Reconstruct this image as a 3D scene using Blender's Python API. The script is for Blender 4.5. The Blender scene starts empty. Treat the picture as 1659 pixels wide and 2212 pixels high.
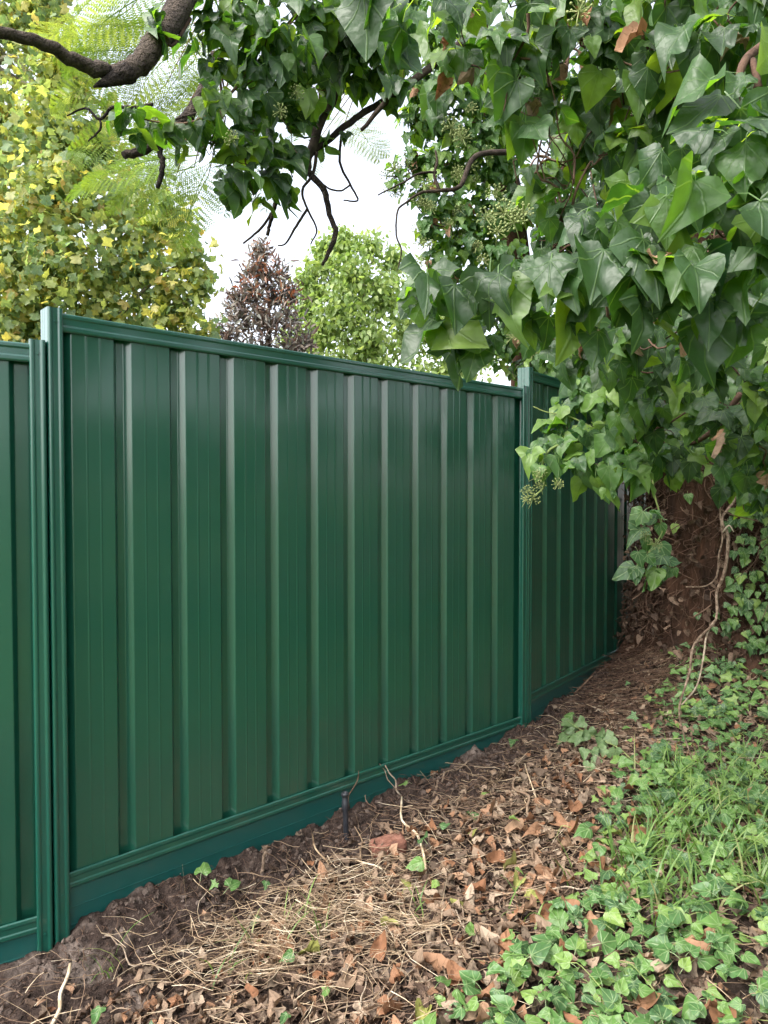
import bpy, math, random
import numpy as np
from mathutils import Vector, Matrix

rng = np.random.default_rng(11)
random.seed(11)
R = math.radians
sc = bpy.context.scene
C = sc.collection

# ------------------------------------------------------------------ camera
EYE, PITCH, F = 1.5, R(1.57), 1533.0          # F: focal length in the 1659 x 2212 measuring grid
cam = bpy.data.objects.new('camera', bpy.data.cameras.new('camera'))
C.objects.link(cam)
cam.location = (0, 0, EYE)
cam.rotation_euler = (R(90) - PITCH, 0, 0)
cam.data.sensor_fit = 'VERTICAL'
cam.data.sensor_height = 36.0
cam.data.sensor_width = 27.0
cam.data.lens = 36.0 * F / 2212.0
cam.data.clip_start = 0.05
cam.data.clip_end = 3000
sc.camera = cam

# ------------------------------------------------------------------ sky, sun, exposure
SUN_EL, SUN_AZ = R(52), R(-128)               # azimuth measured from +Y towards +X: behind the camera, left
w = bpy.data.worlds.new('World'); sc.world = w; w.use_nodes = True
nt = w.node_tree; nt.nodes.clear()
sky = nt.nodes.new('ShaderNodeTexSky'); sky.sky_type = 'NISHITA'; sky.sun_disc = False
sky.sun_elevation = SUN_EL; sky.sun_rotation = SUN_AZ
sky.air_density = 1.0; sky.dust_density = 4.0; sky.ozone_density = 1.0
hs = nt.nodes.new('ShaderNodeHueSaturation'); hs.inputs['Saturation'].default_value = 0.38
bg = nt.nodes.new('ShaderNodeBackground'); bg.inputs['Strength'].default_value = 0.15
wo = nt.nodes.new('ShaderNodeOutputWorld')
nt.links.new(sky.outputs[0], hs.inputs['Color']); nt.links.new(hs.outputs[0], bg.inputs['Color'])
nt.links.new(bg.outputs[0], wo.inputs['Surface'])
sl = bpy.data.lights.new('sun', 'SUN'); sl.energy = 0.8; sl.angle = R(25); sl.color = (1.0, 0.96, 0.9)
so = bpy.data.objects.new('sun', sl); C.objects.link(so)
sd = Vector((math.sin(SUN_AZ) * math.cos(SUN_EL), math.cos(SUN_AZ) * math.cos(SUN_EL), math.sin(SUN_EL)))
so.rotation_euler = sd.to_track_quat('Z', 'Y').to_euler(); so.location = sd * 20
vs = sc.view_settings
vs.view_transform = 'Standard'; vs.look = 'None'; vs.exposure = 2.05; vs.gamma = 1.0; vs.use_curve_mapping = False
cy = sc.cycles
cy.use_denoising = True
cy.max_bounces = 6; cy.diffuse_bounces = 3; cy.glossy_bounces = 2; cy.transmission_bounces = 4; cy.transparent_max_bounces = 4
cy.use_adaptive_sampling = True; cy.adaptive_threshold = 0.02
cy.caustics_reflective = False; cy.caustics_refractive = False

# ------------------------------------------------------------------ helpers
CP, SP = math.cos(PITCH), math.sin(PITCH)
def at(px, py, Y):
    """photo position (1659 x 2212 grid) at the world depth Y -> a point in the place"""
    u, v = (px - 829.5) / F, (1106.0 - py) / F
    k = Y / (CP + v * SP)
    return np.array((u * k, Y, EYE + (v * CP - SP) * k))
def proj(P):
    P = np.asarray(P, float); x, y, z = P[..., 0], P[..., 1], P[..., 2] - EYE
    d = y * CP - z * SP
    d = np.where(d > 0.05, d, 0.05)
    return 829.5 + F * x / d, 1106.0 - F * (y * SP + z * CP) / d, d

def _h(ix, iy, s):
    n = (ix * 374761393 + iy * 668265263 + s * 1442695041) & 0x7fffffff
    n = ((n ^ (n >> 13)) * 1274126177) & 0x7fffffff
    return ((n ^ (n >> 16)) & 0xffff) / 65535.0
def vn(x, y, s=0):
    x = np.asarray(x, float); y = np.asarray(y, float)
    ix = np.floor(x).astype(np.int64); iy = np.floor(y).astype(np.int64)
    fx, fy = x - ix, y - iy
    fx = fx * fx * (3 - 2 * fx); fy = fy * fy * (3 - 2 * fy)
    a, b, c, d = _h(ix, iy, s), _h(ix + 1, iy, s), _h(ix, iy + 1, s), _h(ix + 1, iy + 1, s)
    return (a + (b - a) * fx) * (1 - fy) + (c + (d - c) * fx) * fy
def fbm(x, y, s=0, o=3):
    t, a, n = 0, 0.5, 0
    for k in range(o):
        t = t + a * vn(x * 2 ** k, y * 2 ** k, s + k); n += a; a *= 0.5
    return t / n - 0.5

def norm(a):
    a = np.asarray(a, float)
    return a / np.maximum(np.linalg.norm(a, axis=-1, keepdims=True), 1e-9)

BASE = {}
def thing(name, label, cat, loc=(0, 0, 0), group=None):
    o = bpy.data.objects.new(name, None); C.objects.link(o)
    o.location = loc; o.empty_display_size = 0.1
    o['label'] = label; o['category'] = cat
    if group: o['group'] = group
    BASE[o.name] = np.array(loc, float)
    return o
def tag(o, label, cat, group=None):
    o['label'] = label; o['category'] = cat
    if group: o['group'] = group
    return o
def base(o): return BASE.get(o.name, np.zeros(3)) if o else np.zeros(3)

def mesh(name, V, Fc, uv=None, rnd=None, smooth=False):
    V = np.asarray(V, np.float32); me = bpy.data.meshes.new(name)
    if isinstance(Fc, np.ndarray):
        k = Fc.shape[1]; n = len(Fc); flat = Fc.astype(np.int32).ravel()
        st = np.arange(n, dtype=np.int32) * k
    else:
        n = len(Fc); flat = np.array([i for f in Fc for i in f], np.int32)
        ln = np.array([len(f) for f in Fc]); st = np.concatenate(([0], np.cumsum(ln)[:-1])).astype(np.int32)
    me.vertices.add(len(V)); me.vertices.foreach_set('co', V.ravel())
    me.loops.add(len(flat)); me.loops.foreach_set('vertex_index', flat)
    me.polygons.add(n); me.polygons.foreach_set('loop_start', st)
    me.polygons.foreach_set('use_smooth', np.full(n, bool(smooth)))
    if uv is not None:
        l = me.uv_layers.new(name='UVMap'); l.data.foreach_set('uv', np.asarray(uv, np.float32)[flat].ravel())
    if rnd is not None:
        a = me.attributes.new('rnd', 'FLOAT', 'POINT'); a.data.foreach_set('value', np.asarray(rnd, np.float32))
    me.update(calc_edges=True); me.validate()
    return me
def obj(name, me, mat=None, parent=None, kind=None):
    if mat is not None and not me.materials: me.materials.append(mat)
    o = bpy.data.objects.new(name, me); C.objects.link(o)
    if parent is not None:
        o.parent = parent; BASE[o.name] = base(parent)
    if kind: o['kind'] = kind
    return o
def part(name, geo, mat, parent, kind=None, smooth=True):
    """geo = (V, F[, uv[, rnd]]) in world coordinates; stored relative to the thing's base"""
    V = np.asarray(geo[0], float) - base(parent)
    me = mesh(name, V, geo[1], geo[2] if len(geo) > 2 else None, geo[3] if len(geo) > 3 else None, smooth)
    return obj(name, me, mat, parent, kind)
def join(gs):
    gs = [g for g in gs if g is not None and len(g[0])]
    Vs, Fs, us, rs, n = [], [], [], [], 0
    for g in gs:
        Vs.append(g[0]); Fs.append(np.asarray(g[1]) + n); n += len(g[0])
        us.append(g[2] if len(g) > 2 and g[2] is not None else np.zeros((len(g[0]), 2)))
        rs.append(g[3] if len(g) > 3 and g[3] is not None else np.zeros(len(g[0])))
    return np.concatenate(Vs), np.concatenate(Fs), np.concatenate(us), np.concatenate(rs)

def smooth_path(pts, n=4):
    pts = np.asarray(pts, float); out = []
    P = np.vstack((2 * pts[0] - pts[1], pts, 2 * pts[-1] - pts[-2]))
    for i in range(1, len(P) - 2):
        for k in range(n):
            t = k / n
            out.append(0.5 * ((2 * P[i]) + (-P[i-1] + P[i+1]) * t + (2*P[i-1] - 5*P[i] + 4*P[i+1] - P[i+2]) * t*t + (-P[i-1] + 3*P[i] - 3*P[i+1] + P[i+2]) * t**3))
    out.append(pts[-1]); return np.array(out)
def tube(pts, rad, sides=6, bump=0.0, seed=0, cap=True, rnd=0.0):
    pts = np.asarray(pts, float); n = len(pts)
    rad = np.interp(np.linspace(0, 1, n), np.linspace(0, 1, len(np.atleast_1d(rad))), np.atleast_1d(rad))
    T = norm(np.gradient(pts, axis=0)); a = np.array((0.0, 0, 1)) if abs(T[0][2]) < 0.9 else np.array((1.0, 0, 0))
    V, uv, L = [], [], 0.0
    U = norm(np.cross(T[0], a))
    for i in range(n):
        U = norm(U - T[i] * np.dot(U, T[i])); W = np.cross(T[i], U)
        if i: L += np.linalg.norm(pts[i] - pts[i-1])
        for k in range(sides):
            th = 2 * math.pi * k / sides
            r = rad[i] * (1 + (bump * 2 * float(fbm(k * 1.7 + seed, L / max(rad.max(), 1e-4) * 0.8 + seed)) if bump else 0))
            V.append(pts[i] + r * (math.cos(th) * U + math.sin(th) * W)); uv.append((k / sides, L))
    Q = []
    for i in range(n - 1):
        for k in range(sides):
            a0, b0 = i * sides + k, i * sides + (k + 1) % sides
            Q += [(a0, b0, b0 + sides), (a0, b0 + sides, a0 + sides)]
    if cap:
        for e in (0, n - 1):
            V.append(pts[e]); uv.append((0.5, 0)); c = len(V) - 1
            for k in range(sides):
                q = (e * sides + k, e * sides + (k + 1) % sides)
                Q.append((q[1], q[0], c) if e == 0 else (q[0], q[1], c))
    return np.array(V), np.array(Q), np.array(uv), np.full(len(V), rnd)
def box(x0, x1, y0, y1, z0, z1):
    V = np.array([(x, y, z) for x in (x0, x1) for y in (y0, y1) for z in (z0, z1)], float)
    Q = np.array([(0,1,3),(0,3,2),(4,6,7),(4,7,5),(0,4,5),(0,5,1),(2,3,7),(2,7,6),(0,2,6),(0,6,4),(1,5,7),(1,7,3)])
    return V, Q
def lathe(prof, sides=14):
    V, Q = [], []
    for (r, z) in prof:
        for k in range(sides):
            a = 2 * math.pi * k / sides; V.append((r * math.cos(a), r * math.sin(a), z))
    for i in range(len(prof) - 1):
        for k in range(sides):
            a0, b0 = i * sides + k, i * sides + (k + 1) % sides
            Q += [(a0, b0, b0 + sides), (a0, b0 + sides, a0 + sides)]
    return np.array(V), np.array(Q)

# ------------------------------------------------------------------ materials
def new_mat(name):
    m = bpy.data.materials.new(name); m.use_nodes = True; m.node_tree.nodes.clear(); return m, m.node_tree
def nd(nt, t, inp=None, **props):
    n = nt.nodes.new(t)
    for k, v in props.items(): setattr(n, k, v)
    for k, v in (inp or {}).items():
        if isinstance(v, bpy.types.NodeSocket): nt.links.new(v, n.inputs[k])
        else: n.inputs[k].default_value = v
    return n
def mth(nt, op, a, b=0.0, c=0.0):
    n = nd(nt, 'ShaderNodeMath', {0: a, 1: b}, operation=op)
    if op in ('MULTIPLY_ADD',): n.inputs[2].default_value = c
    return n.outputs[0]
def ramp(nt, fac, stops, mode='LINEAR'):
    n = nd(nt, 'ShaderNodeValToRGB', {0: fac}); e = n.color_ramp; e.interpolation = mode
    while len(e.elements) < len(stops): e.elements.new(0.5)
    for el, (p, c) in zip(e.elements, stops): el.position = p; el.color = (*c, 1) if len(c) == 3 else c
    return n.outputs[0]
def mixc(nt, fac, a, b, mode='MIX'):
    n = nt.nodes.new('ShaderNodeMix'); n.data_type = 'RGBA'; n.blend_type = mode
    for k, v in ((0, fac), (6, a), (7, b)):
        if isinstance(v, bpy.types.NodeSocket): nt.links.new(v, n.inputs[k])
        else: n.inputs[k].default_value = (*v, 1) if isinstance(v, tuple) and len(v) == 3 else v
    return n.outputs[2]
def smap(nt, v, a, b, c=0.0, d=1.0):
    return nd(nt, 'ShaderNodeMapRange', {0: v, 1: a, 2: b, 3: c, 4: d}, interpolation_type='SMOOTHSTEP').outputs[0]

def leaf_mat(name, stops, vein=(0.25, 0.36, 0.14), vamt=0.55, rough=0.4, trans=0.3, tgain=(1.5, 1.7, 0.5), spots=None, under=0.35, spec=0.5, widths=(0.004, 0.020), petiole=None):
    m, nt = new_mat(name)
    att = nd(nt, 'ShaderNodeAttribute', attribute_name='rnd').outputs['Fac']
    oi = nd(nt, 'ShaderNodeObjectInfo').outputs['Random']
    r = mth(nt, 'FRACT', mth(nt, 'ADD', att, oi))
    col = ramp(nt, r, stops)
    uv = nd(nt, 'ShaderNodeUVMap').outputs[0]
    s = nd(nt, 'ShaderNodeSeparateXYZ', {0: uv})
    x, y = s.outputs[0], s.outputs[1]
    nz = nd(nt, 'ShaderNodeTexNoise', {'Vector': nd(nt, 'ShaderNodeVectorMath', {0: uv, 1: nd(nt, 'ShaderNodeCombineXYZ', {0: mth(nt, 'MULTIPLY', r, 37.0), 1: mth(nt, 'MULTIPLY', r, 91.0)}).outputs[0]}, operation='ADD').outputs[0], 'Scale': 3.5, 'Detail': 3.0}).outputs[0]
    col = mixc(nt, smap(nt, nz, 0.3, 0.7, 0.0, 1.0), mixc(nt, 0.25, col, (0.0, 0.0, 0.0)), col)
    if spots:
        col = mixc(nt, smap(nt, nz, 0.58, 0.66, 0.0, 0.85), col, spots)
    aa = mth(nt, 'ABSOLUTE', mth(nt, 'ARCTAN2', x, y))
    rr = mth(nt, 'SQRT', mth(nt, 'ADD', mth(nt, 'MULTIPLY', x, x), mth(nt, 'MULTIPLY', y, y)))
    d0 = mth(nt, 'MULTIPLY', rr, aa)
    d1 = mth(nt, 'MULTIPLY', rr, mth(nt, 'ABSOLUTE', mth(nt, 'SUBTRACT', aa, 0.6)))
    d2 = mth(nt, 'MULTIPLY', rr, mth(nt, 'ABSOLUTE', mth(nt, 'SUBTRACT', aa, 1.3)))
    dm = mth(nt, 'MINIMUM', d0, mth(nt, 'MINIMUM', d1, d2))
    vm = mth(nt, 'MULTIPLY', smap(nt, dm, widths[0], widths[1], 1.0, 0.0), vamt)
    pet = mth(nt, 'LESS_THAN', y, -1.0)
    col2 = mixc(nt, vm, col, vein)
    col2 = mixc(nt, pet, col2, petiole or vein)
    back = nd(nt, 'ShaderNodeNewGeometry').outputs['Backfacing']
    paler = mixc(nt, 0.5, col2, (0.16, 0.22, 0.09)) if not spots else col2
    col3 = mixc(nt, mth(nt, 'MULTIPLY', back, under), col2, paler)
    bmp = nd(nt, 'ShaderNodeBump', {'Strength': 0.35, 'Distance': 0.02, 'Height': mth(nt, 'SUBTRACT', mth(nt, 'MULTIPLY', nz, 0.6), vm)})
    p = nd(nt, 'ShaderNodeBsdfPrincipled', {'Base Color': col3, 'Roughness': rough, 'Specular IOR Level': spec, 'Normal': bmp.outputs[0]})
    tc = mixc(nt, 1.0, col2, (*tgain, 1), 'MULTIPLY')
    t = nd(nt, 'ShaderNodeBsdfTranslucent', {'Color': tc})
    mx = nd(nt, 'ShaderNodeMixShader', {0: trans, 1: p.outputs[0], 2: t.outputs[0]})
    nd(nt, 'ShaderNodeOutputMaterial', {'Surface': mx.outputs[0]})
    return m
def rough_mat(name, stops, scale=8.0, detail=6.0, rough=0.9, bump=0.5, stretch=(1, 1, 1), bscale=None, coords='Object', spec=0.2, dist=0.01):
    m, nt = new_mat(name)
    tc = nd(nt, 'ShaderNodeTexCoord').outputs[coords]
    mp = nd(nt, 'ShaderNodeMapping', {'Vector': tc, 'Scale': stretch}).outputs[0]
    att = nd(nt, 'ShaderNodeAttribute', attribute_name='rnd').outputs['Fac']
    n1 = nd(nt, 'ShaderNodeTexNoise', {'Vector': mp, 'Scale': scale, 'Detail': detail, 'Roughness': 0.65}).outputs[0]
    n2 = nd(nt, 'ShaderNodeTexNoise', {'Vector': mp, 'Scale': bscale or scale * 4, 'Detail': 5.0}).outputs[0]
    oi = nd(nt, 'ShaderNodeObjectInfo').outputs['Random']
    f = mth(nt, 'ADD', n1, mth(nt, 'MULTIPLY', mth(nt, 'SUBTRACT', mth(nt, 'FRACT', mth(nt, 'ADD', att, oi)), 0.5), 0.35))
    col = ramp(nt, f, stops)
    b = nd(nt, 'ShaderNodeBump', {'Strength': bump, 'Distance': dist, 'Height': mth(nt, 'ADD', n1, mth(nt, 'MULTIPLY', n2, 0.6))})
    p = nd(nt, 'ShaderNodeBsdfPrincipled', {'Base Color': col, 'Roughness': rough, 'Specular IOR Level': spec, 'Normal': b.outputs[0]})
    nd(nt, 'ShaderNodeOutputMaterial', {'Surface': p.outputs[0]})
    return m

def paint_mat(name, c, rough):
    m, nt = new_mat(name)
    tc = nd(nt, 'ShaderNodeTexCoord').outputs['Object']
    mp = nd(nt, 'ShaderNodeMapping', {'Vector': tc, 'Scale': (1, 1, 0.35)}).outputs[0]
    big = nd(nt, 'ShaderNodeTexNoise', {'Vector': mp, 'Scale': 2.2, 'Detail': 2.0}).outputs[0]
    fine = nd(nt, 'ShaderNodeTexNoise', {'Vector': tc, 'Scale': 700.0, 'Detail': 1.0}).outputs[0]
    dust = nd(nt, 'ShaderNodeTexNoise', {'Vector': tc, 'Scale': 60.0, 'Detail': 6.0, 'Roughness': 0.7}).outputs[0]
    smear = nd(nt, 'ShaderNodeTexNoise', {'Vector': tc, 'Scale': 3.0, 'Detail': 4.0}).outputs[0]
    d = mth(nt, 'MULTIPLY', smap(nt, dust, 0.5, 0.8), smap(nt, smear, 0.45, 0.7, 0.0, 0.05))
    col = mixc(nt, d, (*c, 1), (0.30, 0.27, 0.22, 1))
    b = nd(nt, 'ShaderNodeBump', {'Strength': 0.12, 'Distance': 0.02, 'Height': big})
    b2 = nd(nt, 'ShaderNodeBump', {'Strength': 0.02, 'Distance': 0.001, 'Height': fine, 'Normal': b.outputs[0]})
    p = nd(nt, 'ShaderNodeBsdfPrincipled', {'Base Color': col, 'Roughness': mth(nt, 'ADD', rough, mth(nt, 'MULTIPLY', smear, 0.1)), 'Specular IOR Level': 0.5, 'Coat Weight': 0.85, 'Coat Roughness': 0.14, 'Coat IOR': 1.6, 'Normal': b2.outputs[0]})
    nd(nt, 'ShaderNodeOutputMaterial', {'Surface': p.outputs[0]})
    return m

M = {}
M['sheet'] = paint_mat('green_sheet_paint', (0.007, 0.072, 0.043), 0.30)
M['trim'] = paint_mat('green_trim_paint', (0.005, 0.074, 0.050), 0.30)
M['plinth'] = paint_mat('green_plinth_paint', (0.005, 0.078, 0.068), 0.36)
M['ivy'] = leaf_mat('ivy_leaf', [(0, (0.014, 0.046, 0.020)), (0.35, (0.023, 0.070, 0.026)), (0.6, (0.036, 0.100, 0.032)), (0.82, (0.07, 0.155, 0.035)), (1.0, (0.15, 0.24, 0.045))], vein=(0.13, 0.22, 0.09), vamt=0.36, rough=0.42, trans=0.48, tgain=(3.6, 3.2, 0.5))
M['ivy_small'] = leaf_mat('juvenile_ivy_leaf', [(0, (0.028, 0.09, 0.035)), (0.35, (0.06, 0.165, 0.042)), (0.75, (0.12, 0.25, 0.05)), (1.0, (0.24, 0.36, 0.075))], vein=(0.28, 0.38, 0.18), vamt=0.55, rough=0.42, trans=0.28, tgain=(1.6, 1.7, 0.6), widths=(0.006, 0.035))
M['ivy_bright'] = leaf_mat('bright_ivy_leaf', [(0, (0.03, 0.095, 0.035)), (0.35, (0.055, 0.15, 0.04)), (0.7, (0.11, 0.235, 0.045)), (1.0, (0.22, 0.35, 0.06))], vein=(0.20, 0.30, 0.12), vamt=0.36, rough=0.42, trans=0.45, tgain=(2.0, 1.9, 0.5))  # lighter young-leaf greens that also put backlit brightness into the colour
M['ivy_wilt'] = leaf_mat('wilted_ivy_leaf', [(0, (0.09, 0.16, 0.06)), (0.6, (0.14, 0.23, 0.09)), (1.0, (0.17, 0.26, 0.11))], vein=(0.28, 0.36, 0.18), vamt=0.35, rough=0.5, trans=0.25)
DEADS = [
    ('dead_orange', [(0, (0.24, 0.11, 0.055)), (0.5, (0.32, 0.175, 0.10)), (1, (0.41, 0.26, 0.165))]),
    ('dead_tan', [(0, (0.26, 0.175, 0.115)), (0.5, (0.33, 0.235, 0.165)), (1, (0.43, 0.33, 0.24))]),
    ('dead_dark', [(0, (0.045, 0.028, 0.02)), (0.5, (0.115, 0.074, 0.052)), (1, (0.25, 0.17, 0.12))]),
    ('dead_grey', [(0, (0.13, 0.092, 0.066)), (0.5, (0.19, 0.14, 0.10)), (1, (0.27, 0.205, 0.15))]),
    ('dead_yellow', [(0, (0.24, 0.24, 0.06)), (0.5, (0.30, 0.31, 0.09)), (1, (0.36, 0.33, 0.12))])]
for k, st in DEADS:
    M[k] = leaf_mat(k + '_leaf', st, vein=tuple(v * 0.5 for v in st[1][1]), vamt=0.35, rough=0.75, trans=0.15, tgain=(1.2, 1.0, 0.8), under=0.0, spec=0.25, spots=tuple(v * 0.45 for v in st[0][1]))
M['tulip'] = leaf_mat('tulip_tree_leaf', [(0, (0.15, 0.25, 0.14)), (0.4, (0.22, 0.31, 0.13)), (0.65, (0.33, 0.39, 0.12)), (0.85, (0.43, 0.44, 0.15)), (0.96, (0.50, 0.44, 0.13)), (1.0, (0.42, 0.27, 0.09))], vein=(0.5, 0.5, 0.2), vamt=0.3, rough=0.5, trans=0.55, tgain=(2.0, 1.9, 1.1), under=0.5)
M['purple'] = leaf_mat('purple_leaf', [(0, (0.14, 0.15, 0.15)), (0.4, (0.22, 0.185, 0.18)), (0.7, (0.29, 0.19, 0.165)), (1.0, (0.26, 0.27, 0.23))], vein=(0.2, 0.15, 0.12), vamt=0.2, rough=0.35, trans=0.2, tgain=(1.4, 1.0, 0.8))
M['russet'] = leaf_mat('russet_tip_leaf', [(0, (0.24, 0.075, 0.035)), (1.0, (0.33, 0.13, 0.06))], vein=(0.3, 0.15, 0.1), vamt=0.2, rough=0.4, trans=0.3, tgain=(1.4, 1.0, 0.8))
M['lime'] = leaf_mat('lime_leaf', [(0, (0.20, 0.31, 0.09)), (0.5, (0.29, 0.40, 0.13)), (1.0, (0.40, 0.48, 0.17))], vein=(0.3, 0.4, 0.15), vamt=0.2, rough=0.5, trans=0.5, tgain=(1.5, 1.5, 0.9))
M['frond'] = leaf_mat('feathery_frond', [(0, (0.14, 0.25, 0.05)), (0.5, (0.24, 0.35, 0.07)), (1.0, (0.34, 0.42, 0.09))], vein=(0.3, 0.4, 0.12), vamt=0.2, rough=0.5, trans=0.5, tgain=(1.6, 1.5, 0.6))
M['grass'] = leaf_mat('grass_blade', [(0, (0.09, 0.19, 0.04)), (0.5, (0.17, 0.29, 0.07)), (0.85, (0.25, 0.36, 0.10)), (1.0, (0.42, 0.38, 0.2))], vein=(0.2, 0.3, 0.1), vamt=0.0, rough=0.45, trans=0.35)
M['straw'] = rough_mat('dry_straw', [(0.3, (0.13, 0.082, 0.05)), (0.45, (0.30, 0.21, 0.13)), (0.6, (0.46, 0.35, 0.23)), (0.72, (0.66, 0.56, 0.42))], scale=20, bump=0.1, rough=0.7)
M['twig'] = rough_mat('twig_bark', [(0.25, (0.09, 0.055, 0.038)), (0.5, (0.19, 0.125, 0.085)), (0.75, (0.33, 0.24, 0.165))], scale=30, bump=0.4, rough=0.85)
M['stem'] = rough_mat('vine_stem', [(0.25, (0.045, 0.026, 0.018)), (0.5, (0.10, 0.058, 0.040)), (0.75, (0.18, 0.115, 0.08))], scale=25, bump=0.4)
M['pale_vine'] = rough_mat('pale_vine_bark', [(0.3, (0.12, 0.08, 0.055)), (0.5, (0.30, 0.22, 0.16)), (0.7, (0.50, 0.41, 0.31))], scale=45, bump=0.9)
M['green_stem'] = rough_mat('green_stem', [(0.25, (0.12, 0.17, 0.05)), (0.6, (0.24, 0.29, 0.10))], scale=20, bump=0.1, rough=0.5)
M['bark'] = rough_mat('limb_bark', [(0.32, (0.010, 0.007, 0.006)), (0.5, (0.045, 0.033, 0.026)), (0.68, (0.12, 0.092, 0.072))], scale=34, stretch=(1, 1, 1), bscale=120, bump=1.0, dist=0.06)
M['dark_bark'] = rough_mat('dark_limb_bark', [(0.28, (0.016, 0.011, 0.009)), (0.5, (0.04, 0.028, 0.022)), (0.72, (0.08, 0.058, 0.045))], scale=20, bscale=70, bump=0.9)
M['cutwood'] = rough_mat('cut_wood', [(0.3, (0.07, 0.04, 0.022)), (0.7, (0.17, 0.10, 0.055))], scale=25, bump=0.3)
M['trunk'] = rough_mat('old_trunk', [(0.3, (0.014, 0.008, 0.0055)), (0.5, (0.045, 0.023, 0.014)), (0.72, (0.10, 0.05, 0.03))], scale=9, stretch=(1, 1, 0.3), bscale=40, bump=1.0, dist=0.03)
M['pale_trunk'] = rough_mat('pale_grey_bark', [(0.3, (0.16, 0.14, 0.11)), (0.7, (0.36, 0.32, 0.25))], scale=9, stretch=(1, 1, 0.4), bump=0.6)
M['berry'] = rough_mat('ivy_flower_bud', [(0.3, (0.16, 0.20, 0.07)), (0.7, (0.30, 0.33, 0.13))], scale=20, bump=0.1, rough=0.5)
M['pipe'] = rough_mat('black_plastic', [(0.3, (0.012, 0.013, 0.017)), (0.7, (0.025, 0.027, 0.033))], scale=30, bump=0.08, rough=0.42, spec=0.5)
M['brick'] = rough_mat('weathered_brick', [(0.3, (0.075, 0.04, 0.032)), (0.5, (0.18, 0.08, 0.055)), (0.72, (0.30, 0.15, 0.11))], scale=18, bscale=90, bump=0.8)
M['clod'] = rough_mat('soil_clod', [(0.25, (0.04, 0.028, 0.023)), (0.5, (0.10, 0.072, 0.059)), (0.75, (0.20, 0.155, 0.13))], scale=30, bump=0.9, dist=0.02)
M['steel'] = rough_mat('roof_steel', [(0.3, (0.50, 0.54, 0.60)), (0.7, (0.60, 0.64, 0.70))], scale=3, bump=0.05, rough=0.5)
M['wall'] = rough_mat('pale_wall', [(0.3, (0.45, 0.44, 0.42)), (0.7, (0.55, 0.54, 0.52))], scale=6, bump=0.1)

def soil_material():
    m, nt = new_mat('soil')
    tc = nd(nt, 'ShaderNodeTexCoord').outputs['Object']
    n1 = nd(nt, 'ShaderNodeTexNoise', {'Vector': tc, 'Scale': 3.0, 'Detail': 8.0, 'Roughness': 0.6}).outputs[0]
    n2 = nd(nt, 'ShaderNodeTexNoise', {'Vector': tc, 'Scale': 45.0, 'Detail': 8.0, 'Roughness': 0.7}).outputs[0]
    n3 = nd(nt, 'ShaderNodeTexNoise', {'Vector': tc, 'Scale': 160.0, 'Detail': 4.0}).outputs[0]
    dark = ramp(nt, n2, [(0.3, (0.018, 0.012, 0.010)), (0.5, (0.048, 0.033, 0.027)), (0.75, (0.12, 0.085, 0.068))])
    sand = ramp(nt, n2, [(0.3, (0.13, 0.10, 0.085)), (0.5, (0.21, 0.165, 0.14)), (0.75, (0.29, 0.24, 0.205))])
    col = mixc(nt, smap(nt, n1, 0.55, 0.66), dark, sand)
    sep = nd(nt, 'ShaderNodeSeparateXYZ', {0: tc})
    lawn = ramp(nt, n2, [(0.3, (0.05, 0.10, 0.025)), (0.7, (0.11, 0.18, 0.05))])
    col = mixc(nt, smap(nt, mth(nt, 'ADD', sep.outputs[1], n1), 0.3, 1.3, 1.0, 0.0), col, lawn)
    b = nd(nt, 'ShaderNodeBump', {'Strength': 0.9, 'Distance': 0.02, 'Height': n2})
    b = nd(nt, 'ShaderNodeBump', {'Strength': 0.7, 'Distance': 0.006, 'Height': n3, 'Normal': b.outputs[0]})
    p = nd(nt, 'ShaderNodeBsdfPrincipled', {'Base Color': col, 'Roughness': 0.95, 'Specular IOR Level': 0.15, 'Normal': b.outputs[0]})
    nd(nt, 'ShaderNodeOutputMaterial', {'Surface': p.outputs[0]})
    return m
M['soil'] = soil_material()

# ------------------------------------------------------------------ fence lines (plan)
def dirv(t): return np.array((math.sin(R(t)), math.cos(R(t))))
BAYL, FW = 2.354, 0.043
A2 = np.array((-1.025, 2.25)); TH = [58.0, 47.8, 37.5, 37.5]
D = [dirv(t) for t in TH]
WEB = A2 - D[1] * FW
P0 = [WEB - D[0] * (BAYL + FW + 0.002), A2]
e = A2 + D[1] * (BAYL + FW + 0.002); P0.append(e + D[2] * FW)
e = P0[2] + D[2] * (BAYL + FW + 0.002); P0.append(e + D[3] * FW)
DZ = [-0.105, 0.0, 0.105, 0.21]
FLINE = [P0[0] - D[0] * 6, P0[0], P0[1], P0[2], P0[3], P0[3] + D[3] * 6]
def fence_dist(x, y):
    """distance to the fence line, positive on the camera's side"""
    x = np.asarray(x, float); y = np.asarray(y, float)
    best = np.full(x.shape, 1e9); sg = np.ones(x.shape)
    for a, b in zip(FLINE[:-1], FLINE[1:]):
        ab = b - a; L2 = ab @ ab
        t = np.clip(((x - a[0]) * ab[0] + (y - a[1]) * ab[1]) / L2, 0, 1)
        dx, dy = x - a[0] - t * ab[0], y - a[1] - t * ab[1]
        d = np.hypot(dx, dy); s = np.where(dx * ab[1] - dy * ab[0] > 0, 1.0, -1.0)
        u = d < best; best = np.where(u, d, best); sg = np.where(u, s, sg)
    return best * sg

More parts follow.
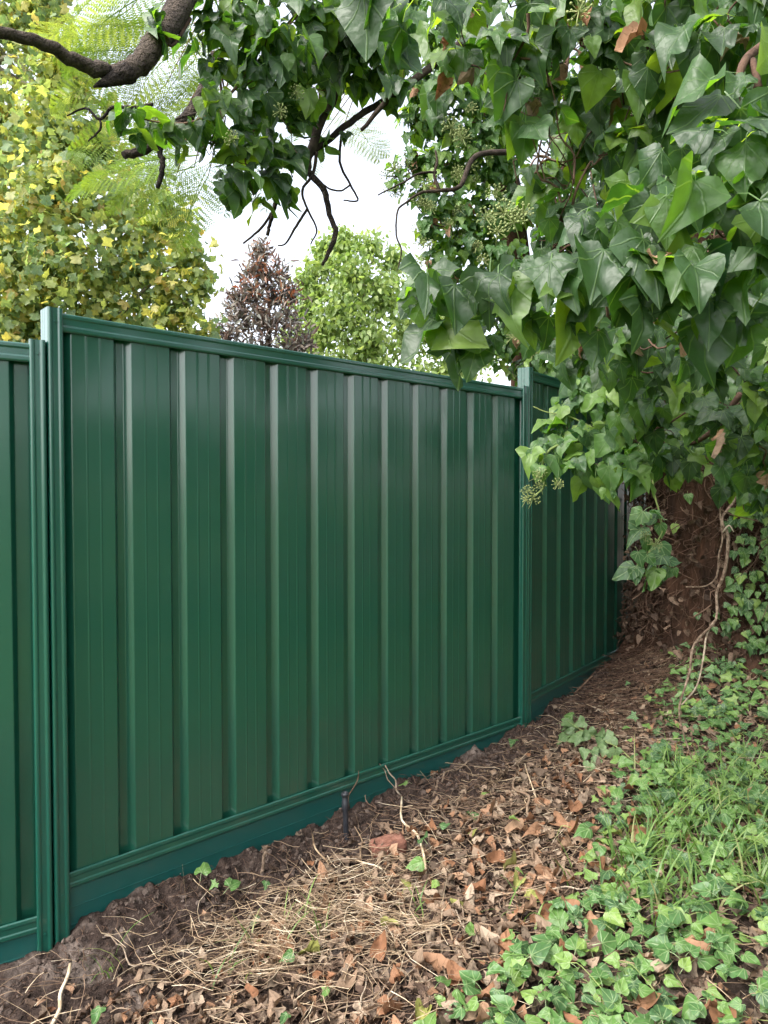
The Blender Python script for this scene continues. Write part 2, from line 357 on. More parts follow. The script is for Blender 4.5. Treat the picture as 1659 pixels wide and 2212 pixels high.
TRUNK = np.array((2.2, 4.75))
def gz(x, y):
    x = np.asarray(x, float); y = np.asarray(y, float)
    xx = np.clip(x, -6, 6); yy = np.clip(y, -4, 9)
    z = 0.085 + 0.09 * xx + 0.012 * (yy - 2.2)
    d = fence_dist(x, y); near = np.exp(-(np.maximum(np.abs(d) - 0.04, 0) / 0.17) ** 2)
    z = z + near * (0.055 + 0.11 * fbm(x * 5, y * 5, 3, 3))
    lump = np.exp(-(np.abs(d) / 0.45) ** 2)
    z = z + (0.012 + 0.045 * lump) * 1.2 * fbm(x * 14, y * 14, 9, 4)
    z = z + 0.05 * lump * fbm(x * 42, y * 42, 17, 2)
    z = z + 0.03 * fbm(x * 2.0, y * 2.0, 21, 2)
    r2 = ((x - TRUNK[0] + 0.1) ** 2 + (y - TRUNK[1] + 0.15) ** 2)
    z = z + 0.27 * np.exp(-r2 / 0.55 ** 2) * np.clip((d - 0.08) / 0.25, 0, 1)
    bc = A2 + D[1] * 0.17 + np.array((.672, -.741)) * 0.06
    z = z + 0.075 * np.exp(-((x - bc[0]) ** 2 + (y - bc[1]) ** 2) / 0.2 ** 2)
    far = np.clip((np.hypot(x, y) - 9) / 20, 0, 1)
    return z * (1 - far) + 0.1 * far
def gpt(px, py):
    """where the line of sight through px, py meets the ground"""
    Ys = np.arange(1.2, 9.0, 0.01); a, b = at(px, py, 1.0), at(px, py, 2.0)
    P = a + (b - a) * (Ys - 1.0)[:, None]
    hit = np.nonzero(P[:, 2] < gz(P[:, 0], P[:, 1]))[0]
    p = P[hit[0] if len(hit) else -1].copy(); p[2] = float(gz(p[0], p[1])); return p

# ------------------------------------------------------------------ ground
def axis(lo, hi, step, far):
    m = np.arange(lo, hi + 1e-6, step); s, o = step, []
    v = hi
    while v < far: s *= 1.35; v += s; o.append(v)
    u, s, q = lo, step, []
    while u > -far: s *= 1.35; u -= s; q.append(u)
    return np.array(q[::-1] + list(m) + o)
gx, gy = axis(-1.5, 2.3, 0.011, 1500.0), axis(1.5, 5.2, 0.011, 1500.0)
X, Y = np.meshgrid(gx, gy); Z = gz(X, Y)
nx, ny = len(gx), len(gy)
i = (np.arange(ny - 1)[:, None] * nx + np.arange(nx - 1)[None, :]).ravel()
g = obj('ground', mesh('ground', np.stack((X.ravel(), Y.ravel(), Z.ravel()), 1), np.stack((i, i + 1, i + 1 + nx, i + nx), 1), smooth=True), M['soil'])
g['kind'] = 'structure'

# ------------------------------------------------------------------ the fence
fence = thing('metal_fence', 'dark green corrugated steel fence stepping up the slope behind the leaf litter', 'fence', (A2[0], A2[1], 0.05))
def fillet(pts, r, n=4):
    pts = [np.array(p, float) for p in pts]; out = [pts[0]]
    for a, b, c in zip(pts[:-2], pts[1:-1], pts[2:]):
        u, v = norm(a - b), norm(c - b)
        rr = min(r, np.linalg.norm(a - b) * 0.45, np.linalg.norm(c - b) * 0.45)
        p, q = b + u * rr, b + v * rr
        for k in range(n + 1):
            t = k / n; out.append((1-t)**2 * p + 2*t*(1-t) * b + t*t * q)
    out.append(pts[-1]); return np.array(out)
def to_world(bay, s, y, z):
    """s along the bay, y away from the camera's side, z up"""
    d = D[bay]; n = np.array((-d[1], d[0]))
    s = np.asarray(s, float); y = np.asarray(y, float)
    return np.stack((P0[bay][0] + s * d[0] + y * n[0], P0[bay][1] + s * d[1] + y * n[1], np.broadcast_to(z, s.shape) + 0.0), -1)
def upright(bay, prof, z0, z1, nz=1):
    n = len(prof); V = []
    for k in range(nz + 1): V.append(to_world(bay, prof[:, 0], prof[:, 1], z0 + (z1 - z0) * k / nz))
    Q = []
    for k in range(nz):
        for i in range(n - 1): Q.append((k*n + i, k*n + i + 1, (k+1)*n + i + 1, (k+1)*n + i))
    return np.concatenate(V), np.array(Q)
def along(bay, prof, s0, s1):
    n = len(prof)
    V = np.concatenate([to_world(bay, np.full(n, s), prof[:, 0], prof[:, 1]) for s in (s0, s1)])
    Q = [(i, (i + 1) % n, n + (i + 1) % n, n + i) for i in range(n)]
    Q += [tuple(range(n - 1, -1, -1)), tuple(range(n, 2 * n))]
    return V, Q
PITCHR, PAN, GAP = 0.194, 0.135, 0.059
ZT, ZB = 2.059, 0.288
def unit(s, off):
    """one trough and the pan to its right"""
    f, b = -0.022 + off, 0.001 + off
    p = [(s, f), (s + 0.014, b), (s + 0.0385, b), (s + GAP, f)]
    q = s + GAP
    for k in (0.34, 0.66):
        p += [(q + PAN * k - 0.004, f), (q + PAN * k, f - 0.0011), (q + PAN * k + 0.004, f)]
    return p
for bay in range(4):
    dz = DZ[bay]
    for i in range(3):
        off = (-0.0008, 0.0, 0.0008)[i]; pr = []
        s0 = 0.03 - GAP + i * 4 * PITCHR
        for k in range(4): pr += unit(s0 + k * PITCHR, off)
        pr.append((s0 + 4 * PITCHR, -0.022 + off))
        if i == 2: pr += [(s0 + 4 * PITCHR + 0.014, 0.001 + off), (BAYL + 0.02, 0.001 + off)]
        else: pr.append((s0 + 4 * PITCHR + 0.004, -0.017 + off))
        pr = fillet(pr, 0.0025, 2)
        if i == 0: pr[0][0] = max(pr[0][0], -0.035)
        part('infill_sheet', upright(bay, pr, ZB + dz - 0.03, ZT + dz - 0.03), M['sheet'], fence, smooth=False)
    top = fillet([(0.0, ZT), (-0.030, ZT), (-0.033, ZT - 0.004), (-0.033, ZT - 0.014), (-0.030, ZT - 0.017), (-0.030, ZT - 0.038), (-0.033, ZT - 0.041), (-0.033, ZT - 0.053), (-0.030, ZT - 0.058), (-0.0245, ZT - 0.058), (-0.0245, ZT - 0.03), (0.018, ZT - 0.03), (0.018, ZT - 0.058), (0.026, ZT - 0.058), (0.026, ZT), (0.012, ZT)], 0.002, 2)
    part('top_rail', along(bay, top + np.array((0, dz)), -0.03, BAYL + 0.03), M['trim'], fence, smooth=False)
    zb = ZB
    bot = fillet([(0.0, zb - 0.055), (-0.0245, zb - 0.055), (-0.0245, zb - 0.052), (-0.030, zb - 0.052), (-0.033, zb - 0.048), (-0.033, zb - 0.037), (-0.030, zb - 0.034), (-0.030, zb - 0.017), (-0.033, zb - 0.014), (-0.033, zb - 0.003), (-0.030, zb), (-0.0245, zb), (-0.0245, zb - 0.03), (0.018, zb - 0.03), (0.018, zb), (0.026, zb), (0.026, zb - 0.055), (0.012, zb - 0.055)], 0.002, 2)
    part('bottom_rail', along(bay, bot + np.array((0, dz)), -0.03, BAYL + 0.03), M['trim'], fence, smooth=False)
    zt, zl = zb - 0.0555, zb - 0.42; pl = [(0.02, zt), (-0.024, zt)]
    for q in (0.062, 0.118, 0.20): pl += [(-0.024, zt - q + 0.0012), (-0.0258, zt - q + 0.0008), (-0.0258, zt - q - 0.0008), (-0.024, zt - q - 0.0012)]
    pl += [(-0.024, zl), (0.02, zl)]
    part('plinth_board', along(bay, np.array(pl) + np.array((0, dz)), -0.03, BAYL + 0.03), M['plinth'], fence, smooth=False)
    # the two post channels that hold this bay
    chan = [(0.0, 0.026), (0.0, 0.031), (-FW, 0.031), (-FW, 0.010), (-FW + 0.0012, 0.008), (-FW, 0.006), (-FW, -0.006), (-FW + 0.0012, -0.008), (-FW, -0.010), (-FW, -0.036), (-FW + 0.004, -0.0405), (-FW + 0.009, -0.0405), (-FW + 0.0135, -0.0365), (-0.0135, -0.0365), (-0.010, -0.0405), (-0.003, -0.0405), (0.0, -0.037), (0.0, -0.027)]
    zc = ZT + dz + 0.012
    for end in (0, 1):
        pr = fillet(chan, 0.003, 3)
        if end: pr = pr * np.array((-1, 1)) + np.array((BAYL, 0)); pr = pr[::-1]
        ch = part('post_channel', upright(bay, pr, -0.45 + dz, zc), M['trim'], fence, smooth=False)
        so_ = ch.modifiers.new('thickness', 'SOLIDIFY'); so_.thickness = 0.0014; so_.offset = 1
        sx = -FW / 2 if not end else BAYL + FW / 2
        for z in ([zc - 0.042, ZB + dz - 0.06] + ([ZB + dz - 0.125] if end else [])):
            V, Q = lathe([(0.0, -0.004), (0.0022, -0.004), (0.0022, -0.003), (0.0045, -0.003), (0.0045, 0.0), (0.0072, 0.0), (0.0072, 0.0015), (0.0, 0.0015)], 6)
            part('screw', (to_world(bay, sx + V[:, 0], -0.0378 + V[:, 2], z + V[:, 1]), Q), M['trim'], ch, smooth=False)

# ------------------------------------------------------------------ leaf shapes
def outline_leaf(half, fold=0.15, droop=0.2, side=0.2, wave=0.03, ph=0.0, pet=0.4, ring=True, crink=0.0, roll=0.0, lowp=False):
    half = np.array(half, float)
    pts = np.vstack((half, (half[1:-1] * (-1, 1))[::-1])); n = len(pts)
    cen = np.array((0.0, 0.28)); k0 = 0.5
    if ring:
        V2 = np.vstack((pts, cen + (pts - cen) * k0, cen[None]))
        T = []
        for i in range(n):
            j = (i + 1) % n
            T += [(i, n + i, j), (j, n + i, n + j), (n + i, 2 * n, n + j)]
    else:
        V2 = np.vstack((pts, cen[None])); T = [(i, n, (i + 1) % n) for i in range(n)]
    x, y = V2[:, 0], V2[:, 1]
    z = fold * np.abs(x) - side * x * x * 1.4 - droop * np.maximum(y, 0) ** 2 + wave * np.sin(9 * x + 7 * y + ph) * np.hypot(x, y - .28) * 2
    if crink: z = z + crink * (np.sin(17 * x + ph * 3) * np.cos(15 * y + ph * 2)) * np.hypot(x, y - .3)
    V = np.stack((x, y, z), 1)
    if roll:
        a = x * roll; V = np.stack((np.sin(a) / roll, y, z + (1 - np.cos(a)) / abs(roll) * np.sign(roll)), 1)
    uv = V2.copy(); T = np.array(T)
    if pet:
        w_ = 0.011; m = len(V)
        c = [(0, 0.03, V[-1, 2] * 0), (0, -pet * 0.5, -pet * 0.12), (0, -pet, -pet * 0.55)]
        P = []
        for (cx, cyy, cz) in c: P += [(cx - w_, cyy, cz), (cx + w_, cyy, cz + 0.004)]
        V = np.vstack((V, P)); uv = np.vstack((uv, np.tile((0.0, -5.0), (6, 1))))
        T = np.vstack((T, [(m, m+1, m+3), (m, m+3, m+2), (m+2, m+3, m+5), (m+2, m+5, m+4)]))
    return V, T, uv
H_BROAD = [(0, 0), (.13, -.10), (.30, -.11), (.45, .0), (.51, .18), (.41, .36), (.30, .55), (.14, .80), (0, 1)]
H_OVATE = [(0, 0), (.13, -.07), (.29, -.06), (.41, .07), (.43, .24), (.35, .45), (.22, .67), (.09, .87), (0, 1)]
H_LOBED = [(0, 0), (.10, -.09), (.27, -.15), (.40, -.06), (.58, .10), (.43, .26), (.28, .40), (.17, .70), (0, 1)]
H_STAR = [(0, 0), (.12, -.05), (.36, -.20), (.36, .01), (.60, .22), (.33, .31), (.21, .42), (.12, .70), (0, 1)]
H_STAR2 = [(0, 0), (.10, -.07), (.30, -.15), (.37, .0), (.52, .14), (.39, .30), (.23, .45), (.14, .68), (0, .95)]
H_TULIP = [(0, 0), (.22, -.02), (.44, .02), (.37, .22), (.30, .36), (.50, .62), (.36, .68), (.22, .80), (0, .70)]
H_LANCE = [(0, 0), (.09, .2), (.13, .45), (.08, .75), (0, 1)]
H_SMALL = [(0, 0), (.2, .12), (.3, .38), (.17, .72), (0, 1)]
def fam(halves, curls, **k): return [outline_leaf(h, *c, ph=i * 1.3 + j, **k) for i, h in enumerate(halves) for j, c in enumerate(curls)]
def rounder(h):
    h = np.array(h, float); t = np.linspace(0, 1, len(h)); a = smooth_path(h, 6)
    L = np.concatenate(([0], np.cumsum(np.linalg.norm(np.diff(a, axis=0), axis=1)))); u = np.linspace(0, L[-1], 13)
    o = np.stack((np.interp(u, L, a[:, 0]), np.interp(u, L, a[:, 1])), 1); o[0] = h[0]; o[-1] = h[-1]; return o
T_IVY = fam([rounder(H_BROAD), rounder(H_OVATE), rounder(H_LOBED)], [(.18, .12, .25, .08), (.02, .3, .45, .12), (.38, .22, .1, .14), (-.12, .15, .3, .13), (.55, .35, .1, .1)])
T_IVYB = fam([H_OVATE, H_BROAD, H_LOBED], [(.15, .2, .2, .08), (.4, .3, .1, .12), (-.1, .35, .4, .1)])
T_IVYL = fam([H_OVATE, H_BROAD, H_LOBED], [(.2, .2, .2, .1), (.4, .3, .1, .1), (-.1, .35, .4, .1)], ring=False, pet=0)
T_STAR = fam([H_STAR, H_STAR2, H_LOBED], [(.12, .1, .2, .04), (.26, .25, .1, .05)])
T_DEAD = [outline_leaf(h, f, d_, s_, .12, ph=q, crink=cr, roll=ro, pet=0.3) for q, (h, f, d_, s_, cr, ro) in enumerate([
    (H_BROAD, .5, .3, .1, .25, 2.2), (H_OVATE, .3, -.4, .5, .2, 3.0), (H_LOBED, -.2, .3, .6, .3, -2.0), (H_STAR2, .4, .5, .2, .25, 2.6), (H_OVATE, .8, .1, .1, .2, 1.0), (H_BROAD, .1, -.3, .2, .35, -2.8)])]
T_DLOW = [outline_leaf(h, f, d_, s_, .1, ph=q, crink=cr, roll=ro, pet=0, ring=False) for q, (h, f, d_, s_, cr, ro) in enumerate([
    (H_BROAD, .4, .3, .1, .2, 2.2), (H_OVATE, .3, -.4, .5, .2, 2.6), (H_STAR2, .4, .5, .2, .2, 2.0), (H_OVATE, -.4, .2, .3, .2, -2.0)])]
T_TULIP = fam([H_TULIP], [(.15, .1, .1, .05), (.35, .3, .1, .08), (-.1, .3, .3, .08)], ring=False, pet=0.5)
T_LANCE = fam([H_LANCE], [(.4, .15, .0, .0), (.3, .4, .0, .0)], ring=False, pet=0)
T_SMALL = fam([H_SMALL], [(.3, .2, .1, .0), (.1, .4, .2, .0)], ring=False, pet=0)

def frames(Yd, Zd):
    Zd = norm(Zd); Yd = norm(Yd - Zd * np.sum(Yd * Zd, 1, keepdims=True)); Xd = np.cross(Yd, Zd)
    return Xd, Yd, Zd
def scatter(T, idx, P, Yd, Zd, S, rnd):
    Xd, Yd, Zd = frames(Yd, Zd); out = []
    for t, (v, f, uv) in enumerate(T):
        s = np.nonzero(idx == t)[0]
        if not len(s): continue
        W = S[s, None, None] * (v[None, :, 0:1] * Xd[s, None] + v[None, :, 1:2] * Yd[s, None] + v[None, :, 2:3] * Zd[s, None]) + P[s, None]
        n = len(v)
        Fa = (f[None] + (np.arange(len(s)) * n)[:, None, None]).reshape(-1, 3)
        out.append((W.reshape(-1, 3), Fa, np.tile(uv, (len(s), 1)), np.repeat(rnd[s], n)))
    return join(out) if out else None
MESHC = {}
def leaf_mesh(key, T, t, mat):
    k = (key, t, mat.name)
    if k not in MESHC:
        v, f, uv = T[t]; me = mesh(key, v, f, uv, smooth=True); me.materials.append(mat); MESHC[k] = me
    return MESHC[k]
def visible_order(P, S):
    """leaves that show largest first (in frame and nearest in their cell of the view)"""
    px, py, d = proj(P); size = S / d * F
    ok = (px > 0) & (px < 1659) & (py > 0) & (py < 2212) & (P[:, 1] > 0.2)
    near = {}
    for i in np.nonzero(ok)[0]:
        c = (int(px[i] // 26), int(py[i] // 26))
        if c not in near or d[i] < d[near[c]] : near[c] = i
    vis = np.zeros(len(P), bool); vis[list(near.values())] = True
    return np.argsort(-(size * (ok * 1.0) * np.where(vis, 1.0, 0.25)))
def leaves(th, key, T, P, Yd, Zd, S, mat, n_single=300, bulk='foliage', Tb=None):
    n = len(P); idx = rng.integers(0, len(T), n); rnd = rng.random(n)
    order = visible_order(P, S); single = order[:n_single]; rest = order[n_single:]
    Xd, Y2, Z2 = frames(Yd, Zd); b = base(th)
    for i in single:
        o = bpy.data.objects.new(key, leaf_mesh(key, T, int(idx[i]), mat)); C.objects.link(o); o.parent = th
        m = Matrix(((Xd[i][0], Y2[i][0], Z2[i][0]), (Xd[i][1], Y2[i][1], Z2[i][1]), (Xd[i][2], Y2[i][2], Z2[i][2])))
        o.matrix_local = Matrix.LocRotScale(Vector(P[i] - b), m.to_quaternion(), Vector((S[i],) * 3))
    if len(rest):
        part(bulk, scatter(Tb or T, idx[rest] % len(Tb or T), P[rest], Yd[rest], Zd[rest], S[rest], rnd[rest]), mat, th, kind='stuff')
def rand_dirs(n):
    return norm(rng.normal(size=(n, 3)))
def blob_leaves(blobs, size, dens, face=(0, -0.5, 0.45), squash=0.9, out_w=0.6, shell=0.25, jitter=0.4, hang=1.0):
    Ps, Ys, Zs, Ss = [], [], [], []
    for bl in blobs:
        if len(bl) == 5: c, Rr = np.array(bl[:3]), bl[3]        # placed in metres
        else: c = at(bl[0], bl[1], bl[3]); Rr = bl[2] / F * bl[3]
        n = max(3, int(dens * (Rr / size) ** 2))
        d = rand_dirs(n); d[:, 1] = np.where(rng.random(n) < 0.45, -np.abs(d[:, 1]), d[:, 1])
        rr = Rr * (1 - shell * rng.random(n) ** 0.7 * 2) * (1 + 0.12 * rng.normal(size=n))
        P = c + d * rr[:, None] * np.array((1, squash, 1))
        Zd_ = out_w * d + np.array(face) + jitter * rng.normal(size=(n, 3))
        Yt = np.array((0, 0, -hang)) + 0.4 * d + 0.35 * rng.normal(size=(n, 3))
        Ps.append(P); Ys.append(Yt); Zs.append(Zd_); Ss.append(size * rng.uniform(0.45, 1.3, n))
    return np.concatenate(Ps), np.concatenate(Ys), np.concatenate(Zs), np.concatenate(Ss)
def cat(*gs): return tuple(np.concatenate(x) for x in zip(*gs))
def px_path(pts, n=4):
    return smooth_path([at(*p) for p in pts], n)
def wander(a, b, n=6, amp=0.06):
    a, b = np.array(a, float), np.array(b, float); L = np.linalg.norm(b - a)
    t = np.linspace(0, 1, n)[:, None]; P = a + (b - a) * t
    P[1:-1] += rng.normal(size=(n - 2, 3)) * amp * L
    return smooth_path(P, 3)

# ------------------------------------------------------------------ far things beyond the fence
hb = at(1075, 900, 17.0)
house = thing('neighbour_house', 'pale steel roof of a house glimpsed beyond the fence between leaves', 'house', (hb[0], 17.0, 0.1))
part('wall', box(hb[0] - 2.2, hb[0] + 3.2, 17.0, 22.0, -0.3, 3.3), M['wall'], house, smooth=False)
for s, (ya, za, yb, zb_) in enumerate(((16.6, 3.2, 19.5, 5.4), (22.4, 3.2, 19.5, 5.4))):
    V = np.array([(x, y, z + o) for x in (hb[0] - 2.6, hb[0] + 3.6) for (y, z) in ((ya, za), (yb, zb_)) for o in (0, 0.06)])
    rf = part('roof', (V, box(0, 1, 0, 1, 0, 1)[1]), M['steel'], house, smooth=False)
    if s == 0:
        for k in range(13):
            xs = hb[0] - 2.5 + k * 0.5
            part('roof_seam', tube(np.array([(xs, ya, za + 0.075), (xs, yb, zb_ + 0.075)]), [0.025], 4), M['steel'], rf, smooth=False)

def crown_tree(name, label, base_px, Yd, blobs, T, size, dens, mat, trunk_mat, trunk_r, key, n_single, jitter=0.6, limbs=14, extra=None, face=(0, -0.35, 0.3), hang=0.6):
    b = at(base_px, 1100, Yd); b[2] = 0.05
    th = thing(name, label, 'tree', tuple(b))
    P, Yl, Zl, S = blob_leaves(blobs, size, dens, face=face, shell=0.45, jitter=jitter, hang=hang)
    leaves(th, key, T, P, Yl, Zl, S, mat, n_single, 'crown')
    top = at(base_px, blobs[-1][1], Yd)
    tp = smooth_path([b, b * .6 + top * .4 + rng.normal(size=3) * .05, b * .25 + top * .75 + rng.normal(size=3) * .08, top], 4)
    part('trunk', tube(tp, [trunk_r, trunk_r * .7, trunk_r * .4, trunk_r * .15], 9, 0.1), trunk_mat, th)
    for k in range(limbs):
        q = blobs[rng.integers(0, len(blobs))]; c = at(q[0], q[1], q[3])
        i0 = min(len(tp) - 1, int(len(tp) * np.clip((c[2] - b[2]) / max(top[2] - b[2], 1) - 0.22, 0.1, 0.9)))
        part('limb', tube(wander(tp[i0], c, 5, 0.07), [trunk_r * .3, trunk_r * .08], 5), trunk_mat, th)
    return th
# yellowing tulip tree on the left
tb = []
for (px, py, r, yy) in [(-60, 60, 150, 6.3), (60, 40, 110, 6.2), (120, 150, 90, 6.0), (-20, 260, 150, 6.2), (120, 290, 130, 6.0), (200, 330, 100, 6.3), (-40, 430, 150, 6.1), (110, 430, 140, 5.8), (260, 450, 120, 6.1), (360, 470, 90, 6.0), (0, 560, 140, 5.9), (140, 580, 130, 5.8), (290, 570, 120, 6.0), (400, 560, 75, 5.9), (60, 690, 130, 6.0), (230, 690, 120, 6.0), (370, 670, 90, 6.0), (425, 620, 55, 5.9), (440, 730, 60, 6.0), (-120, 300, 200, 6.6), (-120, 640, 180, 6.2), (40, -120, 150, 6.3), (100, 820, 140, 6.1), (330, 800, 120, 6.1), (160, 190, 70, 6.3), (240, 250, 50, 6.4), (110, 20, 60, 6.4)]:
    tb.append((px, py, r, yy))
crown_tree('tulip_tree', 'tall tree with yellowing lobed leaves behind the green fence', 95, 6.3, tb, T_TULIP, 0.082, 22, M['tulip'], M['pale_trunk'], 0.13, 'leaf', 300, jitter=0.75, limbs=22)
# purple-leaved tree
pb = [(565, 548, 34, 9.0), (550, 590, 46, 9.0), (595, 600, 46, 9.0), (625, 640, 42, 9.1), (510, 650, 42, 9.0), (545, 640, 52, 9.0), (600, 650, 46, 9.1), (520, 690, 55, 9.0), (575, 700, 60, 8.9), (625, 700, 45, 9.0), (490, 730, 50, 9.0), (475, 760, 40, 9.0), (655, 740, 40, 9.0), (560, 770, 70, 9.0), (630, 770, 60, 9.0), (490, 800, 70, 9.0), (600, 850, 80, 9.0), (565, 525, 12, 9.0)]
pt = crown_tree('purple_tree', 'small tree with dark purple leaves and russet tips above the fence', 570, 9.0, pb, T_LANCE, 0.12, 40, M['purple'], M['stem'], 0.06, 'leaf', 120, jitter=0.9, limbs=14, hang=-0.5)
P, Yl, Zl, S = blob_leaves([(565, 530, 16, 8.9), (548, 572, 24, 8.85), (585, 590, 28, 8.8), (540, 620, 30, 8.7), (620, 640, 30, 8.8), (590, 560, 14, 8.9)], 0.10, 11, jitter=0.9, hang=-0.6)
part('russet_tip', scatter(T_LANCE, rng.integers(0, 2, len(P)), P, Yl, Zl, S, rng.random(len(P))), M['russet'], pt, kind='stuff')
# pale green tree
gb = [(665, 600, 45, 12.0), (655, 670, 50, 12.1), (700, 530, 32, 12.0), (640, 740, 50, 12.1), (740, 530, 45, 12.0), (800, 530, 40, 12.0), (700, 570, 45, 12.0), (850, 560, 45, 12.2), (760, 590, 70, 11.8), (680, 630, 50, 12.0), (830, 640, 75, 12.0), (740, 670, 80, 11.8), (900, 620, 50, 12.2), (690, 720, 70, 12.0), (800, 740, 85, 11.9), (890, 720, 70, 12.1), (950, 700, 50, 12.3), (740, 810, 90, 12.0), (880, 830, 90, 12.0), (980, 800, 80, 12.3), (1040, 760, 60, 12.6), (742, 505, 20, 12.0)]
crown_tree('lime_green_tree', 'pale lime green tree beyond the fence beside the purple tree', 790, 12.2, gb, T_SMALL, 0.105, 34, M['lime'], M['pale_trunk'], 0.10, 'leaf', 120, jitter=0.9, limbs=16)

# ------------------------------------------------------------------ flower clusters of ivy
def umbel_mesh():
    gs = []
    a = (1 + 5 ** .5) / 2
    iv = norm(np.array([(-1, a, 0), (1, a, 0), (-1, -a, 0), (1, -a, 0), (0, -1, a), (0, 1, a), (0, -1, -a), (0, 1, -a), (a, 0, -1), (a, 0, 1), (-a, 0, -1), (-a, 0, 1)]))
    fi = np.array([(0,11,5),(0,5,1),(0,1,7),(0,7,10),(0,10,11),(1,5,9),(5,11,4),(11,10,2),(10,7,6),(7,1,8),(3,9,4),(3,4,2),(3,2,6),(3,6,8),(3,8,9),(4,9,5),(2,4,11),(6,2,10),(8,6,7),(9,8,1)])
    for k in range(22):
        z = 1 - 1.55 * (k + .5) / 22; th = k * 2.4; r = math.sqrt(max(0, 1 - z * z))
        d = np.array((r * math.cos(th), r * math.sin(th), z)); p = d * (1 + 0.1 * math.sin(k * 5))
        gs.append(tube(np.array([(0, 0, 0), p * .5, p]), [0.03], 3, cap=False)[:2])
        gs.append((p + iv * 0.13, fi))
    gs.append(tube(np.array([(0, 0, 0), (0, 0.1, -0.9), (0, 0.25, -1.6)]), [0.05], 4)[:2])
    V, Q, _, _ = join(gs); return mesh('flower_cluster', V, Q, smooth=True)
UMB = umbel_mesh(); UMB.materials.append(M['berry'])
def umbel(th, p, size):
    o = bpy.data.objects.new('flower_cluster', UMB); C.objects.link(o); o.parent = th
    o.location = Vector(np.asarray(p) - base(th)); o.scale = (size,) * 3
    o.rotation_euler = tuple(rng.uniform(-0.9, 0.9, 3))

# ------------------------------------------------------------------ the old ivied tree: trunk, limbs, bare twigs
tz = float(gz(TRUNK[0], TRUNK[1])) - 0.15
tree = thing('old_tree', 'old ivied tree with shaggy brown trunk and bare crooked limbs overhead', 'tree', (TRUNK[0], TRUNK[1], tz))
def gnarl():
    n, s = 46, 48; V = []
    for i in range(n):
        t = i / (n - 1); z = tz + t * 3.6
        for k in range(s):
            a = 2 * math.pi * k / s
            r = 0.40 + 0.16 * math.exp(-t * 16) + 0.05 * math.sin(3 * a + 1.0 + t * 4) + 0.03 * math.sin(7 * a + t * 9)
            r += 0.16 * float(fbm(math.cos(a) * 3 + 7, z * 1.6 + math.sin(a) * 3, 5, 3)) + 0.07 * float(fbm(a * 9, z * 5, 8, 2))
            V.append((TRUNK[0] + r * math.cos(a), TRUNK[1] + r * math.sin(a), z))
    Q = [(i * s + k, i * s + (k + 1) % s, (i + 1) * s + (k + 1) % s, (i + 1) * s + k) for i in range(n - 1) for k in range(s)]
    V.append((TRUNK[0], TRUNK[1], tz + 3.7)); c = len(V) - 1
    Q += [((n - 1) * s + k, (n - 1) * s + (k + 1) % s, c) for k in range(s)]
    return np.array(V), Q
trunk = part('trunk', gnarl(), M['trunk'], tree)
def limb(name, pts, rpx, mat=None, sides=8, bump=0.1, parent=None, n=5):
    P = px_path(pts, n); Ys = np.interp(np.linspace(0, 1, len(rpx)), np.linspace(0, 1, len(pts)), [p[2] for p in pts])
    P = P + rng.normal(size=P.shape) * min(rpx) / F * np.mean(Ys) * 0.18
    return part(name, tube(P, np.array(rpx) / F * Ys, sides, bump), mat or M['bark'], parent or tree)
main = limb('limb', [(-320, 190, 1.35), (-180, 110, 1.5), (-40, 72, 1.62), (60, 84, 1.7), (150, 122, 1.78), (215, 153, 1.84), (272, 154, 1.9), (322, 118, 1.95), (362, 58, 2.02), (410, -30, 2.15), (520, -190, 2.5), (800, -420, 3.2), (1200, -520, 4.2), (1440, -420, 4.7), (1500, -150, 4.75)], [10, 11, 12, 12.5, 14, 16.5, 19, 23, 25, 26, 28, 34, 40, 45, 55], M['bark'], 14, 0.16)
limb('broken_stub', [(280, 156, 1.88), (240, 172, 1.85), (202, 188, 1.82)], [22, 14, 2], M['bark'], 8, 0.2, main)
c0 = at(318, 122, 1.945); kd = norm(np.array((-.12, -.62, -.75))); c1 = c0 + kd * .037; c0 = c0 + kd * .02
part('cut_knot', tube(np.array([c0, c0 * .4 + c1 * .6, c1]), [0.024, 0.021, 0.018], 11, 0.2), M['cutwood'], main)
